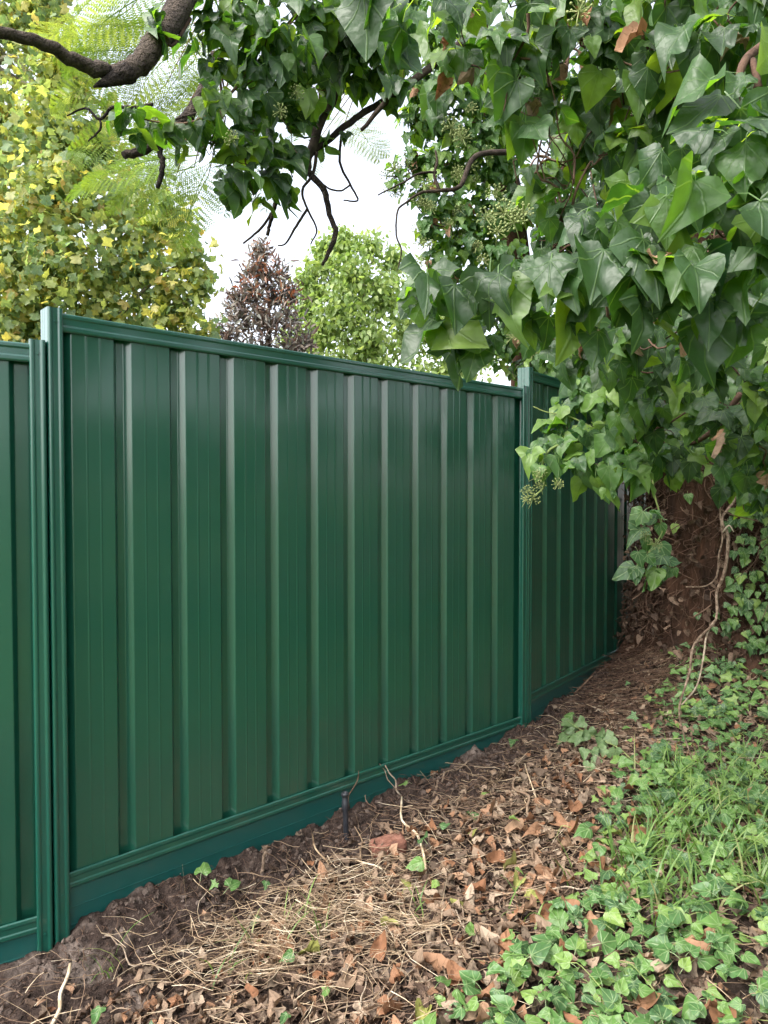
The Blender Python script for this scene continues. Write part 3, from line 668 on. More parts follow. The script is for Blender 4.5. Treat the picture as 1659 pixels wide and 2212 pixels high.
for pts, rp, mt in [
    ([(470, 120, 2.5), (440, 200, 2.45), (400, 255, 2.4), (340, 306, 2.35), (300, 328, 2.33), (268, 334, 2.3)], [15, 14, 13, 11, 10, 8], 'bark'),
    ([(375, 285, 2.36), (345, 322, 2.35), (352, 358, 2.34), (340, 404, 2.33)], [8, 6, 6, 5], 'bark'),
    ([(900, -60, 2.9), (800, 60, 2.7), (731, 183, 2.55), (700, 245, 2.5), (671, 323, 2.45), (664, 370, 2.42)], [16, 14, 12, 11, 10, 8], 'dark_bark'),
    ([(664, 368, 2.42), (700, 412, 2.4), (712, 464, 2.38), (725, 503, 2.36), (710, 545, 2.34), (697, 573, 2.33)], [7, 7, 6, 6, 5, 3], 'bark'),
    ([(671, 333, 2.45), (744, 274, 2.55), (800, 235, 2.6), (850, 205, 2.6)], [6, 7, 7, 7], 'dark_bark'),
    ([(781, 282, 2.3), (830, 224, 2.3), (908, 162, 2.3), (1000, 90, 2.35)], [4, 6, 8, 9], 'dark_bark'),
    ([(739, 280, 2.55), (734, 349, 2.5), (757, 399, 2.5), (773, 433, 2.5), (742, 432, 2.5)], [3, 3, 2.5, 2, 1.5], 'dark_bark'),
    ([(690, 390, 2.45), (712, 408, 2.48), (737, 412, 2.5), (757, 399, 2.5)], [1.5, 2, 2, 2], 'dark_bark'),
    ([(684, 329, 2.45), (676, 375, 2.42), (653, 412, 2.4), (664, 451, 2.4), (684, 495, 2.4), (671, 527, 2.4)], [4, 3.5, 3, 2.5, 2, 1.5], 'dark_bark'),
    ([(664, 451, 2.4), (640, 488, 2.4), (618, 525, 2.4), (600, 531, 2.4)], [3, 3, 2, 1.5], 'dark_bark'),
    ([(598, 400, 2.4), (594, 440, 2.4), (584, 480, 2.4), (577, 508, 2.4)], [5, 5, 4, 4], 'dark_bark'),
    ([(590, 455, 2.4), (565, 492, 2.4), (525, 526, 2.4)], [3, 3, 2], 'dark_bark'),
    ([(1150, 330, 3.2), (1060, 330, 3.1), (1020, 344, 3.05), (994, 402, 3.0), (947, 412, 3.0), (908, 417, 3.0), (877, 438, 3.0), (859, 456, 3.0), (856, 508, 3.0), (867, 540, 3.0), (859, 584, 3.0)], [7, 6, 5.5, 5, 4, 3, 2.4, 2.2, 2, 1.8, 1.2], 'dark_bark'),
    ([(948, 410, 3.0), (938, 380, 3.0), (944, 350, 3.0), (940, 325, 3.0)], [4, 3, 3, 2], 'dark_bark'),
    ([(944, 372, 3.0), (905, 375, 3.0), (870, 395, 3.0), (816, 421, 3.0)], [3, 2.5, 2, 1.5], 'dark_bark'),
    ([(440, 245, 2.3), (420, 246, 2.3), (366, 262, 2.25), (330, 280, 2.25)], [3, 3, 2, 1], 'bark'),
    ([(240, 232, 2.2), (215, 258, 2.2), (185, 234, 2.2), (145, 250, 2.2)], [3.5, 3, 2.5, 1.5], 'bark'),
    ([(216, 256, 2.2), (216, 280, 2.2), (190, 305, 2.2)], [2.5, 2.5, 1.5], 'bark'),
    ([(330, 225, 2.3), (285, 232, 2.25), (240, 232, 2.2)], [4, 4, 3.5], 'bark')]:
    limb('twig' if max(rp) < 7 else 'limb', pts, rp, M[mt], 7)
# tangle of dead ivy stems wrapped round the trunk
gs = []
for k in range(1300):
    a0 = rng.uniform(math.pi * 0.75, math.pi * 2.05); z0 = tz + rng.uniform(0.05, 2.2); L = rng.uniform(0.15, 0.6)
    n = 6; a = a0 + np.cumsum(rng.normal(0, 0.10, n)); sgn = rng.choice((-1, 1), p=(.3, .7))
    z = z0 + np.linspace(0, L, n) * sgn * rng.uniform(0.2, 1.0); r = 0.44 + 0.10 * np.exp(-(z - tz) * 4.5) + rng.normal(0, 0.035, n) + rng.uniform(0, 0.07)
    P = np.stack((TRUNK[0] + r * np.cos(a), TRUNK[1] + r * np.sin(a), z), 1)
    gs.append(tube(smooth_path(P, 2), [.0012 + .004 * rng.random() ** 2, .001], 4, cap=False, rnd=rng.random()))
part('dead_stem_tangle', join(gs), M['stem'], tree, kind='stuff')
n = 900
a = rng.uniform(math.pi * 0.8, math.pi * 2.0, n); z = tz + 0.1 + rng.random(n) ** 1.3 * 1.9; r = 0.45 + rng.uniform(0, .1, n) + 0.12 * np.exp(-(z - tz) * 4)
P = np.stack((TRUNK[0] + r * np.cos(a), TRUNK[1] + r * np.sin(a), z), 1)
o_ = np.stack((np.cos(a), np.sin(a), np.zeros(n)), 1)
part('caught_dead_leaf', scatter(T_DLOW, rng.integers(0, 4, n), P, np.array((0, 0, -1.)) + rng.normal(size=(n, 3)) * .6, o_ + rng.normal(size=(n, 3)) * .6, rng.uniform(.03, .06, n), rng.random(n)), M['dead_dark'], tree, kind='stuff')

# pale bare vines hanging in front of the trunk
vine = thing('bare_vine', 'pale bare vine hanging in front of the brown trunk down to the ivy', 'vine', tuple(at(1472, 1563, 3.0)))
part('stem', tube(px_path([(1640, 880, 3.3), (1624, 972, 3.3), (1589, 1074, 3.25), (1559, 1122, 3.2), (1573, 1160, 3.2), (1567, 1230, 3.2), (1548, 1281, 3.2), (1546, 1340, 3.15), (1500, 1391, 3.1), (1489, 1455, 3.05), (1468, 1525, 3.0), (1474, 1575, 2.98), (1495, 1640, 2.92)]), [.004, .0045, .006, .0075, .0065, .006, .0055, .005, .004, .0025], 8, 0.35), M['pale_vine'], vine)
part('side_stem', tube(px_path([(1545, 1340, 3.15), (1527, 1370, 3.13), (1519, 1423, 3.1), (1505, 1482, 3.07), (1473, 1522, 3.0)]), [.005, .004, .003], 6, 0.1), M['pale_vine'], vine)
part('side_stem', tube(px_path([(1556, 1000, 3.2), (1556, 1110, 3.2), (1561, 1160, 3.2), (1553, 1200, 3.2), (1548, 1245, 3.2), (1524, 1266, 3.2), (1482, 1268, 3.2)]), [.004, .004, .003], 6, 0.1), M['pale_vine'], vine)
part('side_stem', tube(px_path([(1561, 1150, 3.2), (1575, 1135, 3.17), (1585, 1149, 3.16)]), [.004, .002], 5, 0.1), M['pale_vine'], vine)

# ------------------------------------------------------------------ feathery fronds
def frond_mesh():
    gs = []; n = 15
    ax = smooth_path([(0, 0, 0), (0, .35, .03), (0, .7, .0), (0, 1, -.1)], 6)
    gs.append(tube(ax, [.006, .002], 4, cap=False))
    for i in range(n):
        t = 0.12 + 0.86 * i / (n - 1); p = ax[int(t * (len(ax) - 1))]
        L = 0.34 * math.sin(math.pi * (0.18 + 0.78 * t)) ** 0.8
        for sd_ in (-1, 1):
            d = norm(np.array((sd_ * 1.0, 0.42 + 0.3 * t, -0.12 + 0.05 * math.sin(i * 2.1 + sd_)))); u = norm(np.cross(d, (0, 0, 1.0)))
            m = 15; V, Q = [], []
            for j in range(m):
                q = p + d * L * (j + .6) / m + np.array((0, 0, -.05)) * ((j / m) ** 2) * L
                wl = 0.045 * math.sin(math.pi * (0.12 + 0.8 * (j + .5) / m)) ; hw = L / m * 0.31
                for s2 in (-1, 1):
                    k = len(V)
                    V += [q - d * hw * .4, q + u * s2 * wl * .55 + d * hw * 1.2, q + u * s2 * wl + d * hw * 1.2 + np.array((0, 0, -.01)), q + u * s2 * wl * .5 - d * hw * .5]
                    Q += [(k, k + 1, k + 2), (k, k + 2, k + 3)]
            gs.append((np.array(V), np.array(Q), np.tile((.1, .5), (len(V), 1)), None))
    V, Q, uv, _ = join(gs); return mesh('frond', V, Q, uv, smooth=False)
FR = frond_mesh(); FR.materials.append(M['frond'])
ft, fb = tree, base(tree)
FRL = [(430, 335, 3.0, 300, 188, 0.2), (400, 310, 3.0, 270, 172, 0.4), (440, 340, 3.0, 200, 230, 0.3), (420, 360, 3.05, 210, 215, 0.1), (450, 380, 3.1, 190, 250, 0.5), (470, 330, 3.1, 240, 262, 0.2), (380, 380, 3.0, 190, 205, 0.3),
       (330, 40, 3.3, 230, 195, 0.4), (330, 60, 3.3, 260, 215, 0.2), (350, 120, 3.3, 230, 205, 0.1), (330, 150, 3.4, 240, 190, 0.5), (430, 20, 3.4, 260, 225, 0.5), (380, -40, 3.3, 300, 220, 0.2), (460, 60, 3.4, 270, 240, 0.1), (480, 150, 3.4, 240, 215, 0.4), (500, 180, 3.5, 250, 235, 0.1), (440, 210, 3.2, 220, 200, 0.2), (420, 250, 3.1, 200, 240, 0.5),
       (260, -40, 3.3, 240, 250, 0.2), (320, -50, 3.3, 260, 235, 0.4), (300, 100, 3.3, 180, 250, 0.3), (520, 60, 3.5, 240, 250, 0.3), (560, 260, 3.5, 200, 275, 0.2), (540, 330, 3.5, 170, 255, 0.5),
       (730, 230, 3.4, 170, 300, 0.3), (700, 260, 3.4, 160, 280, 0.1), (740, 280, 3.4, 130, 320, 0.4), (690, 300, 3.4, 110, 265, 0.3), (470, 250, 3.3, 190, 225, 0.6), (390, 60, 3.4, 220, 200, 0.7), (360, 180, 3.3, 200, 235, 0.6), (280, 20, 3.35, 200, 225, 0.6), (420, 130, 3.4, 230, 250, 0.6)]
hub = np.concatenate([px_path(q) for q in ([(410, -30, 2.15), (520, -190, 2.5), (640, -280, 2.8)], [(470, 120, 2.5), (400, 255, 2.4), (300, 328, 2.33)], [(900, -60, 2.9), (731, 183, 2.55), (664, 370, 2.42)])])
for (px, py, yy, L, ang, tilt) in FRL:
    p = at(px, py, yy); a = R(ang); L = L / F * yy
    yd = norm(np.array((math.cos(a), rng.uniform(-.35, .1), math.sin(a))))
    zd = np.array((0, -0.75 - tilt, 0.6)) + rng.normal(size=3) * .25
    X_, Y_, Z_ = frames(yd[None], zd[None])
    o = bpy.data.objects.new('frond', FR); C.objects.link(o); o.parent = ft
    m = Matrix(((X_[0][0], Y_[0][0], Z_[0][0]), (X_[0][1], Y_[0][1], Z_[0][1]), (X_[0][2], Y_[0][2], Z_[0][2])))
    o.matrix_local = Matrix.LocRotScale(Vector(p - fb), m.to_quaternion(), Vector((L, L, L)))
    j = int(np.argmin(np.linalg.norm(hub - p, axis=1)))
    if np.linalg.norm(hub[j] - p) > 0.05: part('twig', tube(wander(hub[j], p, 4, .05), [.004, .002], 4, cap=False), M['twig'], ft)

# ------------------------------------------------------------------ ivy masses
def ivy_stems(th, blobs, n, r=(.0015, .005), mat='stem', reach=0.5):
    cs = [at(b[0], b[1], b[3]) for b in blobs]; gs = []
    for k in range(n):
        c = cs[rng.integers(0, len(cs))]
        o = sorted(cs, key=lambda q: np.linalg.norm(q - c))[rng.integers(1, min(4, len(cs)))]
        a = c + rng.normal(size=3) * .03; b = o + rng.normal(size=3) * .03
        gs.append(tube(wander(a, b, 5, .10), [rng.uniform(*r), r[0]], 4, cap=False, rnd=rng.random()))
    part('stem_tangle', join(gs), M[mat], th, kind='stuff')
def dead_in(th, blobs, n, size=(.05, .085), mat='dead_orange'):
    for k in range(n):
        q = blobs[rng.integers(0, len(blobs))]; c = at(q[0], q[1], q[3]); Rr = q[2] / F * q[3]
        d = rand_dirs(1)[0]; d[1] = -abs(d[1]); p = c + d * Rr * rng.uniform(.5, .95)
        t = int(rng.integers(0, len(T_DEAD)))
        o = bpy.data.objects.new('dead_leaf', leaf_mesh('dead_leaf', T_DEAD, t, M[mat])); C.objects.link(o); o.parent = th
        X_, Y_, Z_ = frames((np.array((0, 0, -1.)) + rng.normal(size=3) * .5)[None], (np.array((0, -1., .2)) + rng.normal(size=3) * .6)[None])
        m = Matrix(((X_[0][0], Y_[0][0], Z_[0][0]), (X_[0][1], Y_[0][1], Z_[0][1]), (X_[0][2], Y_[0][2], Z_[0][2])))
        s = rng.uniform(*size); o.matrix_local = Matrix.LocRotScale(Vector(p - base(th)), m.to_quaternion(), Vector((s, s, s)))

# 1. the near curtain of big leaves
near = [(1600, 330, 120, 1.02), (1620, 520, 120, 1.0), (1560, 420, 90, 1.0), (1440, 440, 95, 1.02), (1350, 560, 95, 1.04), (1470, 590, 110, 1.02), (1280, 480, 70, 1.08), (1230, 575, 75, 1.10), (1130, 600, 75, 1.13), (1040, 620, 65, 1.18), (960, 640, 48, 1.22), (945, 700, 34, 1.24), (1000, 735, 30, 1.26), (1090, 680, 60, 1.18), (1190, 660, 70, 1.13), (1290, 650, 75, 1.1), (1400, 660, 80, 1.08), (1540, 640, 90, 1.05), (1640, 680, 80, 1.05), (1580, 230, 90, 1.1), (1480, 300, 80, 1.15), (1380, 360, 60, 1.12), (945, 35, 60, 1.05), (870, 20, 45, 1.1), (1010, 20, 60, 1.15), (800, -10, 30, 1.05), (1700, 450, 150, 1.0), (1720, 250, 150, 1.1), (905, 635, 30, 1.24), (930, 600, 30, 1.24), (1040, 735, 28, 1.24)]
mid = [(1100, 90, 90, 1.45), (1200, 70, 90, 1.5), (1310, 90, 100, 1.5), (1420, 110, 100, 1.4), (1530, 90, 110, 1.3), (1640, 110, 100, 1.25), (1090, 190, 75, 1.5), (1170, 190, 80, 1.6), (1130, 270, 55, 1.5), (1250, 190, 90, 1.8), (1360, 210, 90, 1.6), (1270, 300, 90, 1.9), (1340, 300, 70, 1.55), (1450, 220, 90, 1.5), (1000, 110, 75, 1.7), (960, 190, 60, 1.9), (1200, -60, 150, 1.5), (1450, -60, 160, 1.4), (1000, -60, 120, 1.5), (1650, -30, 150, 1.3), (1180, 380, 60, 1.9), (1220, 450, 70, 1.6)]
under = [(1330, 780, 80, 2.0), (1430, 790, 90, 1.9), (1540, 770, 100, 1.6), (1640, 820, 100, 1.5), (1500, 880, 90, 1.9), (1600, 920, 90, 1.8), (1400, 890, 80, 2.1), (1480, 970, 70, 2.2), (1580, 1010, 70, 2.1), (1660, 980, 80, 1.9), (1260, 760, 60, 1.9), (1180, 740, 50, 1.8), (1360, 720, 90, 1.6), (1500, 700, 90, 1.4), (1640, 1070, 50, 2.2), (1700, 900, 110, 1.7)]
side = []  # unseen ivy added right of and behind the camera to darken the fence
for q in range(60):
    y_ = -2.6 + .62 * (q % 12)
    side.append((2.55 + .25 * math.sin(q * 2.1) + .30 * max(y_ - 2.0, 0), y_, .5 + .75 * (q // 12), .52, 0))
side += [(1.5 + .5 * (q % 3), -1.5 + .8 * (q // 3), 3.5, .5, 0) for q in range(12)]
side += [(1.9, 5.4, 2.7, .5, 0), (1.5, 5.0, 3.0, .5, 0), (2.4, 5.9, 2.2, .5, 0), (2.5, 6.4, 1.4, .45, 0), (2.6, 6.4, .7, .4, 0), (2.2, 4.9, 3.2, .6, 0), (2.9, 5.6, 1.2, .5, 0), (1.6, 4.4, 2.9, .45, 0), (3.0, 5.2, 2.2, .6, 0), (1.25, 4.6, 2.4, .35, 0), (1.5, 5.1, 2.4, .4, 0), (1.75, 5.5, 2.2, .4, 0), (1.05, 4.25, 2.5, .25, 0), (1.9, 5.2, 1.9, .3, 0)]  # ivy above and behind the third bay, added to shade it
back = [(1130, 100, 150, 2.5), (1330, 120, 190, 2.5), (1560, 180, 210, 2.3), (1240, 320, 130, 2.6), (1430, 400, 200, 2.5), (1620, 600, 220, 2.4), (1340, 560, 150, 2.6), (1190, 520, 90, 2.8), (1300, 680, 110, 3.6), (1450, 720, 180, 3.8), (1600, 820, 220, 3.6), (1290, 780, 80, 4.3), (1360, 840, 110, 4.3), (1480, 930, 110, 3.9), (1300, 880, 80, 4.9), (1390, 960, 70, 5.4), (1230, 820, 50, 4.8), (1350, 400, 260, 4.6), (1250, -100, 260, 4.5), (1600, 100, 320, 4.5), (1650, 900, 120, 3.4)]
hang = thing('hanging_ivy', 'curtain of large glossy ivy leaves hanging beside the brown trunk', 'ivy', (TRUNK[0] - .3, TRUNK[1] - .5, float(gz(TRUNK[0] - .3, TRUNK[1] - .5))))
G = cat(blob_leaves(near, 0.080, 12.0, face=(-.15, -.7, .5), shell=.35), blob_leaves(mid, 0.074, 11, face=(-.15, -.6, .4), shell=.45), blob_leaves(under, 0.068, 12, face=(-.15, -.7, .4), shell=.45), blob_leaves(back, 0.08, 8, face=(-.2, -.6, .4), shell=.5))
leaves(hang, 'leaf', T_IVY, *G, M['ivy'], 300, Tb=T_IVYB)
Ps, Ys_, Zs_, Ss_ = blob_leaves(side, 0.12, 9, face=(-.6, 0, .4), shell=.5)
part('added_shade_foliage', scatter(T_IVYL, rng.integers(0, len(T_IVYL), len(Ps)), Ps, Ys_, Zs_, Ss_, rng.random(len(Ps))), M['ivy'], hang, kind='stuff')
ivy_stems(hang, mid, 24, (.0012, .003)); ivy_stems(hang, mid + under, 60, (.0015, .004)); ivy_stems(hang, back, 120, (.002, .007))
dead_in(hang, mid + near[:6], 10, (.04, .06)); dead_in(hang, mid + under, 12, (.04, .065), 'dead_tan'); dead_in(hang, under, 6, (.04, .065))
for (px, py, yy, s) in [(975, 275, 1.75, .032), (1000, 300, 1.7, .03), (1070, 420, 1.6, .03), (1090, 460, 1.5, .034), (1050, 470, 1.6, .03), (1110, 480, 1.4, .032), (1075, 500, 1.55, .028), (1130, 460, 1.45, .026), (1250, 25, 1.35, .03), (930, 250, 2.0, .03)]:
    umbel(hang, at(px, py, yy), s * .75)
gs = [tube(px_path(p, 4), r, 6, .12) for p, r in [
    ([(1660, 90, 1.2), (1610, 130, 1.15), (1590, 190, 1.13)], [.008, .006]), ([(1625, 130, 1.15), (1640, 190, 1.13)], [.006, .005]),
    ([(1600, 850, 2.0), (1540, 930, 2.1), (1480, 960, 2.2), (1400, 950, 2.3)], [.009, .006]), ([(1659, 720, 1.7), (1560, 760, 1.9), (1450, 790, 2.0)], [.008, .005]),
    ([(1230, 80, 1.9), (1220, 180, 1.9), (1240, 300, 1.95), (1210, 380, 2.0)], [.008, .01, .008]), ([(1330, 60, 1.8), (1300, 200, 1.85), (1290, 330, 1.9)], [.01, .008])]]
for q in gs: part('stem', q, M['stem'], hang)

# 2. clump on the limb, top centre
clump = [(450, 60, 60, 2.2), (520, 40, 70, 2.2), (600, 60, 80, 2.2), (690, 50, 80, 2.3), (770, 70, 70, 2.4), (840, 100, 60, 2.4), (480, 140, 60, 2.2), (560, 140, 75, 2.2), (650, 140, 80, 2.3), (730, 150, 60, 2.5), (470, 220, 50, 2.15), (430, 270, 35, 2.1), (540, 230, 65, 2.2), (620, 230, 65, 2.3), (480, 300, 50, 2.15), (550, 310, 60, 2.2), (620, 320, 50, 2.3), (520, 375, 48, 2.2), (590, 385, 48, 2.25), (630, 410, 35, 2.3), (500, 400, 25, 2.2), (560, 430, 25, 2.25), (520, -60, 120, 2.3), (720, -60, 140, 2.4), (860, -40, 90, 2.2), (780, 180, 40, 2.6), (850, 190, 40, 2.3), (880, 60, 60, 2.0), (810, 20, 60, 2.3), (690, 100, 90, 2.5), (770, 120, 75, 2.6), (715, 190, 45, 2.6), (815, 150, 60, 2.6), (760, 30, 90, 2.5), (850, 60, 60, 2.5), (660, 240, 40, 2.5)]
sprays = [(345, 285, 26, 2.1), (380, 275, 26, 2.1), (300, 240, 22, 2.05), (270, 240, 20, 2.05), (320, 265, 18, 2.1), (345, 30, 22, 1.95), (335, 70, 14, 1.95), (700, 300, 10, 2.5), (752, 292, 14, 2.5), (290, 285, 16, 2.05), (400, 310, 22, 2.12)]
tiv = thing('tree_ivy', 'dark ivy clump hanging from the crooked limb against the white sky', 'ivy', tuple(at(600, 100, 2.4)))
G = cat(blob_leaves(clump, 0.082, 14, face=(-.2, -.45, .3), shell=.45), blob_leaves(sprays, 0.07, 10, face=(-.2, -.4, .4), shell=.4))
leaves(tiv, 'leaf', T_IVY, *G, M['ivy'], 300, Tb=T_IVYB)
ivy_stems(tiv, clump, 40, (.0012, .0035)); 
for q in ([(760, 60, 2.4), (640, 180, 2.3), (560, 260, 2.25), (530, 350, 2.2)], [(700, -40, 2.4), (600, 80, 2.25), (500, 200, 2.2), (420, 262, 2.12), (330, 262, 2.1), (270, 240, 2.05)], [(410, 40, 2.1), (370, 100, 2.0), (345, 50, 1.95)]):
    part('stem', tube(px_path(q), [.007, .004, .002], 6, .1), M['stem'], tiv)
for (px, py, yy) in [(1210 * .5, 480 * .5, 2.15), (500, 300, 2.05), (640, 200, 2.2)]: umbel(tiv, at(px, py, yy), .022)

# 3. ivy-clad column beyond the fence
col = [(900, 270, 50, 4.6), (960, 270, 70, 4.6), (1040, 280, 80, 4.6), (880, 350, 40, 4.6), (930, 350, 55, 4.6), (1000, 360, 70, 4.7), (1070, 370, 70, 4.7), (860, 390, 26, 4.5), (920, 420, 50, 4.6), (990, 450, 70, 4.7), (1060, 460, 70, 4.7), (930, 490, 45, 4.6), (1000, 530, 70, 4.7), (1070, 550, 70, 4.7), (940, 560, 35, 4.6), (960, 610, 40, 4.7), (1040, 640, 80, 4.8), (1110, 680, 70, 4.8), (1090, 740, 60, 4.8), (1160, 740, 60, 4.7), (1200, 780, 60, 4.6), (900, 200, 60, 4.5), (980, 180, 80, 4.5), (1150, 600, 80, 4.7), (1230, 720, 70, 4.7), (1100, 200, 120, 4.6), (960, 90, 120, 4.6), (1150, 420, 80, 4.8), (1150, 800, 45, 5.0), (1110, 790, 30, 5.1), (1190, 830, 40, 4.9)]
ct = at(1140, 1100, 5.3); ct[2] = 0.2
ict = thing('ivy_clad_tree', 'bushy ivy-clad tree rising beyond the fence post against the white sky', 'tree', tuple(ct))
G = blob_leaves(col, 0.075, 14, face=(-.35, -.4, .45), shell=.4)
leaves(ict, 'leaf', T_IVYB, *G, M['ivy_bright'], 300, Tb=T_IVYL)
part('trunk', tube(smooth_path([ct, at(1135, 800, 5.2), at(1110, 500, 5.0), at(1060, 200, 4.9), at(1000, -100, 4.8)], 4), [.12, .11, .10, .08, .05], 10, .2), M['trunk'], ict)
ivy_stems(ict, col, 90, (.002, .006)); dead_in(ict, col, 18, (.05, .08))
for k in range(60):
    q = col[rng.integers(0, 20)]; Rr = q[2] / F * q[3]; d = rand_dirs(1)[0]; d[0] = -abs(d[0]); d[1] = -abs(d[1])
    umbel(ict, at(q[0], q[1], q[3]) + d * Rr * 1.05, rng.uniform(.028, .045))

# 4. the branch leaning across the fence post
br = [(1215, 940, 48, 2.35), (1270, 930, 60, 2.35), (1330, 920, 65, 2.3), (1250, 1000, 48, 2.3), (1320, 1000, 65, 2.25), (1390, 970, 60, 2.25), (1380, 1030, 45, 2.2), (1290, 860, 55, 2.4), (1220, 880, 32, 2.4), (1190, 915, 26, 2.38), (1350, 850, 60, 2.3), (1310, 1050, 26, 2.2), (1165, 950, 18, 2.3), (1175, 1010, 26, 2.25), (1200, 1000, 26, 2.28), (1150, 975, 10, 2.28), (1450, 1000, 45, 2.3), (1255, 830, 40, 2.4)]
bz = at(1420, 960, 2.6)
ibr = thing('ivy_branch', 'leafy ivy branch with bud clusters reaching across the second fence post', 'ivy branch', tuple(bz))
G = blob_leaves(br, 0.068, 12, face=(-.25, -.6, .5), shell=.45)
leaves(ibr, 'leaf', T_IVYB, *G, M['ivy_bright'], 300)
part('stem', tube(px_path([(1480, 940, 2.7), (1400, 930, 2.5), (1330, 930, 2.4), (1250, 950, 2.33), (1190, 970, 2.3), (1170, 1010, 2.27), (1175, 1050, 2.25), (1150, 1075, 2.24)]), [.007, .006, .005, .004, .0025], 6), M['green_stem'], ibr)
part('stem', tube(px_path([(1290, 930, 2.38), (1230, 900, 2.38), (1180, 890, 2.38), (1152, 878, 2.38)]), [.004, .0025, .0015], 6), M['green_stem'], ibr)
for (px, py, s) in [(1140, 1062, .020), (1152, 1078, .021), (1166, 1050, .018), (1136, 1080, .016), (1160, 1030, .018), (1205, 1045, .018), (1170, 1020, .015)]: umbel(ibr, at(px, py, 2.22), s)
ivy_stems(ibr, br[1:8], 8, (.0012, .002))

# 5. small hanging sprig
sp = [(1398, 1110, 14, 2.6), (1390, 1150, 20, 2.6), (1425, 1120, 14, 2.6), (1420, 1170, 24, 2.58), (1385, 1200, 26, 2.56), (1430, 1210, 26, 2.55), (1378, 1225, 14, 2.56), (1450, 1225, 14, 2.6), (1410, 1235, 16, 2.55)]
spg = thing('ivy_sprig', 'short bright ivy sprig dangling against the dark gap by the trunk', 'ivy sprig', tuple(at(1420, 1060, 2.62)))
G = blob_leaves(sp, 0.07, 9, face=(-.3, -.6, .75), shell=.35, jitter=.3)
leaves(spg, 'leaf', T_IVYB, *G, M['ivy_small'], 300)
part('stem', tube(px_path([(1410, 1000, 2.6), (1412, 1060, 2.62), (1425, 1110, 2.62), (1430, 1150, 2.6), (1410, 1180, 2.58), (1400, 1200, 2.57)]), [.004, .003, .002], 6), M['green_stem'], spg)
umbel(spg, at(1414, 1178, 2.5), .025); umbel(spg, at(1395, 1158, 2.52), .02)

# 6. juvenile ivy climbing the trunk
n = 620
a = rng.uniform(math.pi * 1.2, math.pi * 2.1, n); z = tz + 0.15 + rng.random(n) ** 0.9 * 1.75
keep = rng.random(n) < np.clip((a - math.pi * 1.35) / (math.pi * 0.22), 0.04, 1)
a, z = a[keep], z[keep]; n = len(a)
r = 0.50 + 0.11 * np.exp(-(z - tz) * 4) + rng.uniform(0, .07, n)
P = np.stack((TRUNK[0] + r * np.cos(a), TRUNK[1] + r * np.sin(a), z), 1); od = np.stack((np.cos(a), np.sin(a), np.zeros(n)), 1)
# the ivy wall carries on to the right of the trunk, nearer the camera
n2 = 760
u = rng.random(n2); zz = rng.random(n2)
wx = 1.55 + 0.95 * u; wy = 4.05 - 0.75 * u
wx = wx + 0.12 * fbm(u * 6, zz * 6, 4); wz = gz(wx, wy) + 0.05 + 1.2 * zz
P2 = np.stack((wx, wy - 0.15 * zz + .25, wz), 1)
P2[:, 0] += 0.52
od2 = np.tile((-.35, -.9, .2), (n2, 1))
clm = thing('climbing_ivy', 'small star-shaped ivy leaves climbing the right side of the brown trunk', 'ivy', (1.95, 4.2, float(gz(1.95, 4.2))))
P = np.vstack((P, P2)); od = np.vstack((od, od2)); n = len(P)
leaves(clm, 'leaf', T_STAR, P, np.array((0, 0, -1.)) + .45 * rng.normal(size=(n, 3)), od + np.array((-.1, -.3, .45)) + .3 * rng.normal(size=(n, 3)), rng.uniform(.035, .075, n), M['ivy_small'], 300)
gs = []
for k in range(150):
    p = P[rng.integers(0, n)]; q = p + np.array((rng.normal(0, .1), rng.normal(0, .03), -rng.uniform(.1, .5)))
    gs.append(tube(wander(p + np.array((0, .05, 0)), q + np.array((0, .05, 0)), 5, .08), [.003, .0015], 4, cap=False, rnd=rng.random()))
part('stem_tangle', join(gs), M['stem'], clm, kind='stuff')
# bank of dead stems and litter behind that ivy
bank = []
for k in range(260):
    u = rng.random(); x0, y0 = 2.0 + 0.95 * u, 4.45 - 0.75 * u; z0 = float(gz(x0, y0)) + rng.uniform(0, 1.3)
    bank.append(tube(wander((x0, y0, z0), (x0 + rng.normal(0, .15), y0 + rng.normal(0, .05), z0 - rng.uniform(.1, .5)), 5, .1), [rng.uniform(.002, .006), .002], 4, cap=False, rnd=rng.random()))
part('dead_stem_tangle', join(bank), M['stem'], clm, kind='stuff')

# ------------------------------------------------------------------ litter on the ground
def ground_samples(n, wfun, xr=(-1.5, 3.2), yr=(1.25, 5.6), wide=False):
    """n points over the ground in view; wide carries the same density on past the frame's edges"""
    def trial(m, wd):
        x = rng.uniform(*((-1.8, 3.2) if wd else xr), m); y = rng.uniform(*((0.6, 5.6) if wd else yr), m)
        d = fence_dist(x, y); z = gz(x, y); px, py, _ = proj(np.stack((x, y, z), 1))
        inn = (px > -120) & (px < 1800) & (py < 2350)
        k = (d > 0.05) & (rng.random(m) < wfun(np.clip(px, -400, 2400), np.clip(py, 1300, 2350), d))
        return np.stack((x, y, z), 1), k, inn
    if wide:
        P, k, inn = trial(9000, True); n = int(n * k.sum() / max((k & inn).sum(), 1))
    out = []
    while sum(len(o) for o in out) < n:
        P, k, inn = trial(int(n * 1.6) + 200, wide); out.append(P[k if wide else k & inn])
    return np.concatenate(out)[:n]
def ivy_w(px, py, d):
    edge = np.interp(py, [1380, 1450, 1600, 1750, 1900, 2000, 2100, 2212, 2300], [1500, 1480, 1410, 1320, 1310, 1200, 1060, 980, 960])
    return np.clip((px - edge) / 120 + 0.5, 0, 1)
def dead_w(px, py, d):
    return np.clip((d - 0.20) / 0.28, 0.02, 1) * (1 - 0.45 * ivy_w(px, py, d))
